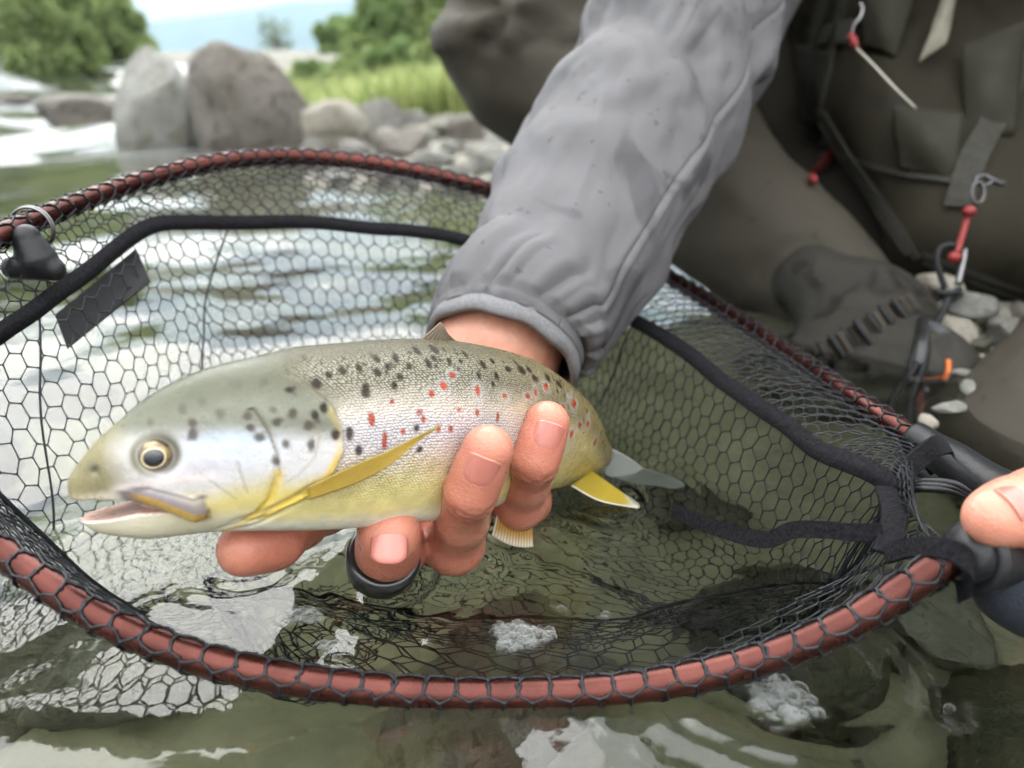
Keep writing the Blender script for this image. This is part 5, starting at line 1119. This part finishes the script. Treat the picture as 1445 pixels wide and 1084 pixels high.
# ------------------------------------------------------------------ foam and bubbles on the water
FW = Nt('foam_film'); FW.set(Base_Color=(.45, .47, .46), Roughness=.08, Specular_IOR_Level=.8, Coat_Weight=.3)
tr = FW.n('BsdfTransparent'); ms = FW.n('MixShader'); lw = FW.n('LayerWeight'); lw.inputs[0].default_value = .45
FW.L(FW.ramp(lw.outputs['Facing'], .25, 1.0, .03, .62), ms.inputs[0]); FW.L(tr.outputs[0], ms.inputs[1]); FW.L(FW.b.outputs[0], ms.inputs[2]); FW.L(ms.outputs[0], FW.o.inputs[0]); FILM = FW.m
def foam_patch(px, py, rx, ry, n, seed, label):
    r = np.random.default_rng(seed); c = on_z(px, py, .001); k = (on_z(px + 1, py, .001) - c)[0]; ky = (on_z(px, py - 1, .001) - c)[1]
    V = []; F = []
    for i in range(n):
        a_ = r.uniform(0, 6.28); q = math.sqrt(r.uniform(0, 1)) * (1 + .25 * math.sin(3 * a_ + seed)); R_ = .0004 + .0016 * r.uniform() ** 2.2 * (1.0 if r.uniform() > .12 else 1.7)
        x0, y0 = c[0] + math.cos(a_) * q * rx * k, c[1] + math.sin(a_) * q * ry * ky; b0 = len(V); nu, nv = 6, 10
        for u in range(nu):
            for v in range(nv): t = u / (nu - 1) * math.pi / 2; V.append((x0 + R_ * math.cos(t) * math.cos(v * 6.283 / nv), y0 + R_ * math.cos(t) * math.sin(v * 6.283 / nv), .0006 + R_ * math.sin(t) * .8))
        F += [[b0 + u * nv + v, b0 + u * nv + (v + 1) % nv, b0 + (u + 1) * nv + (v + 1) % nv, b0 + (u + 1) * nv + v] for u in range(nu - 1) for v in range(nv)]
    o = obj('foam_patch', V, np.array(F), FILM); return tag(o, label, 'foam', kind='stuff')
foam_patch(735, 897, 40, 18, 260, 1, 'oval patch of white foam bubbles inside the net')
foam_patch(1098, 988, 44, 42, 380, 2, 'large cluster of foam bubbles outside the front rim')
foam_patch(428, 869, 26, 11, 130, 3, 'small white foam patch beside the sunken band')
foam_patch(463, 912, 12, 8, 24, 4, 'tiny froth cluster below the small foam patch')
for i, (px, py, R_) in enumerate(((793, 861, .0017), (855, 868, .0014), (853, 873, .0012), (230, 786, .0013), (165, 805, .0013), (236, 790, .001), (1340, 1000, .0014), (495, 806, .0011), (16, 897, .0016))):
    q = on_z(px, py, .0006); u, v = np.meshgrid(np.linspace(0, math.pi / 2, 8), np.linspace(0, 6.283, 16, endpoint=False), indexing='ij')
    V = np.stack([q[0] + R_ * np.cos(u) * np.cos(v), q[1] + R_ * np.cos(u) * np.sin(v), q[2] + R_ * .8 * np.sin(u)], -1).reshape(-1, 3)
    F = np.array([[a_ * 16 + b_, a_ * 16 + (b_ + 1) % 16, (a_ + 1) * 16 + (b_ + 1) % 16, (a_ + 1) * 16 + b_] for a_ in range(7) for b_ in range(16)])
    tag(obj('bubble', V, F, FILM), 'single tiny air bubble floating on the water', 'bubble', 'loose bubbles on the water')

# ------------------------------------------------------------------ haze in the valley
HB = np.array([(x, y, z) for x in (-3800, 3800) for y in (-200, 3900) for z in (-8, 520)], float)
hz = Nt('valley_haze'); hz.t.nodes.remove(hz.b); vp = hz.n('VolumePrincipled'); vp.inputs['Color'].default_value = (.42, .55, .67, 1); vp.inputs['Density'].default_value = 4.5e-4; vp.inputs['Anisotropy'].default_value = .2
hz.L(vp.outputs[0], hz.o.inputs['Volume'])
haze = tag(obj('haze', HB, [[0, 1, 3, 2], [4, 6, 7, 5], [0, 4, 5, 1], [2, 3, 7, 6], [0, 2, 6, 4], [1, 5, 7, 3]], hz.m, None, False), 'pale blue haze filling the valley', 'haze', kind='stuff')
cy.volume_bounces = 3
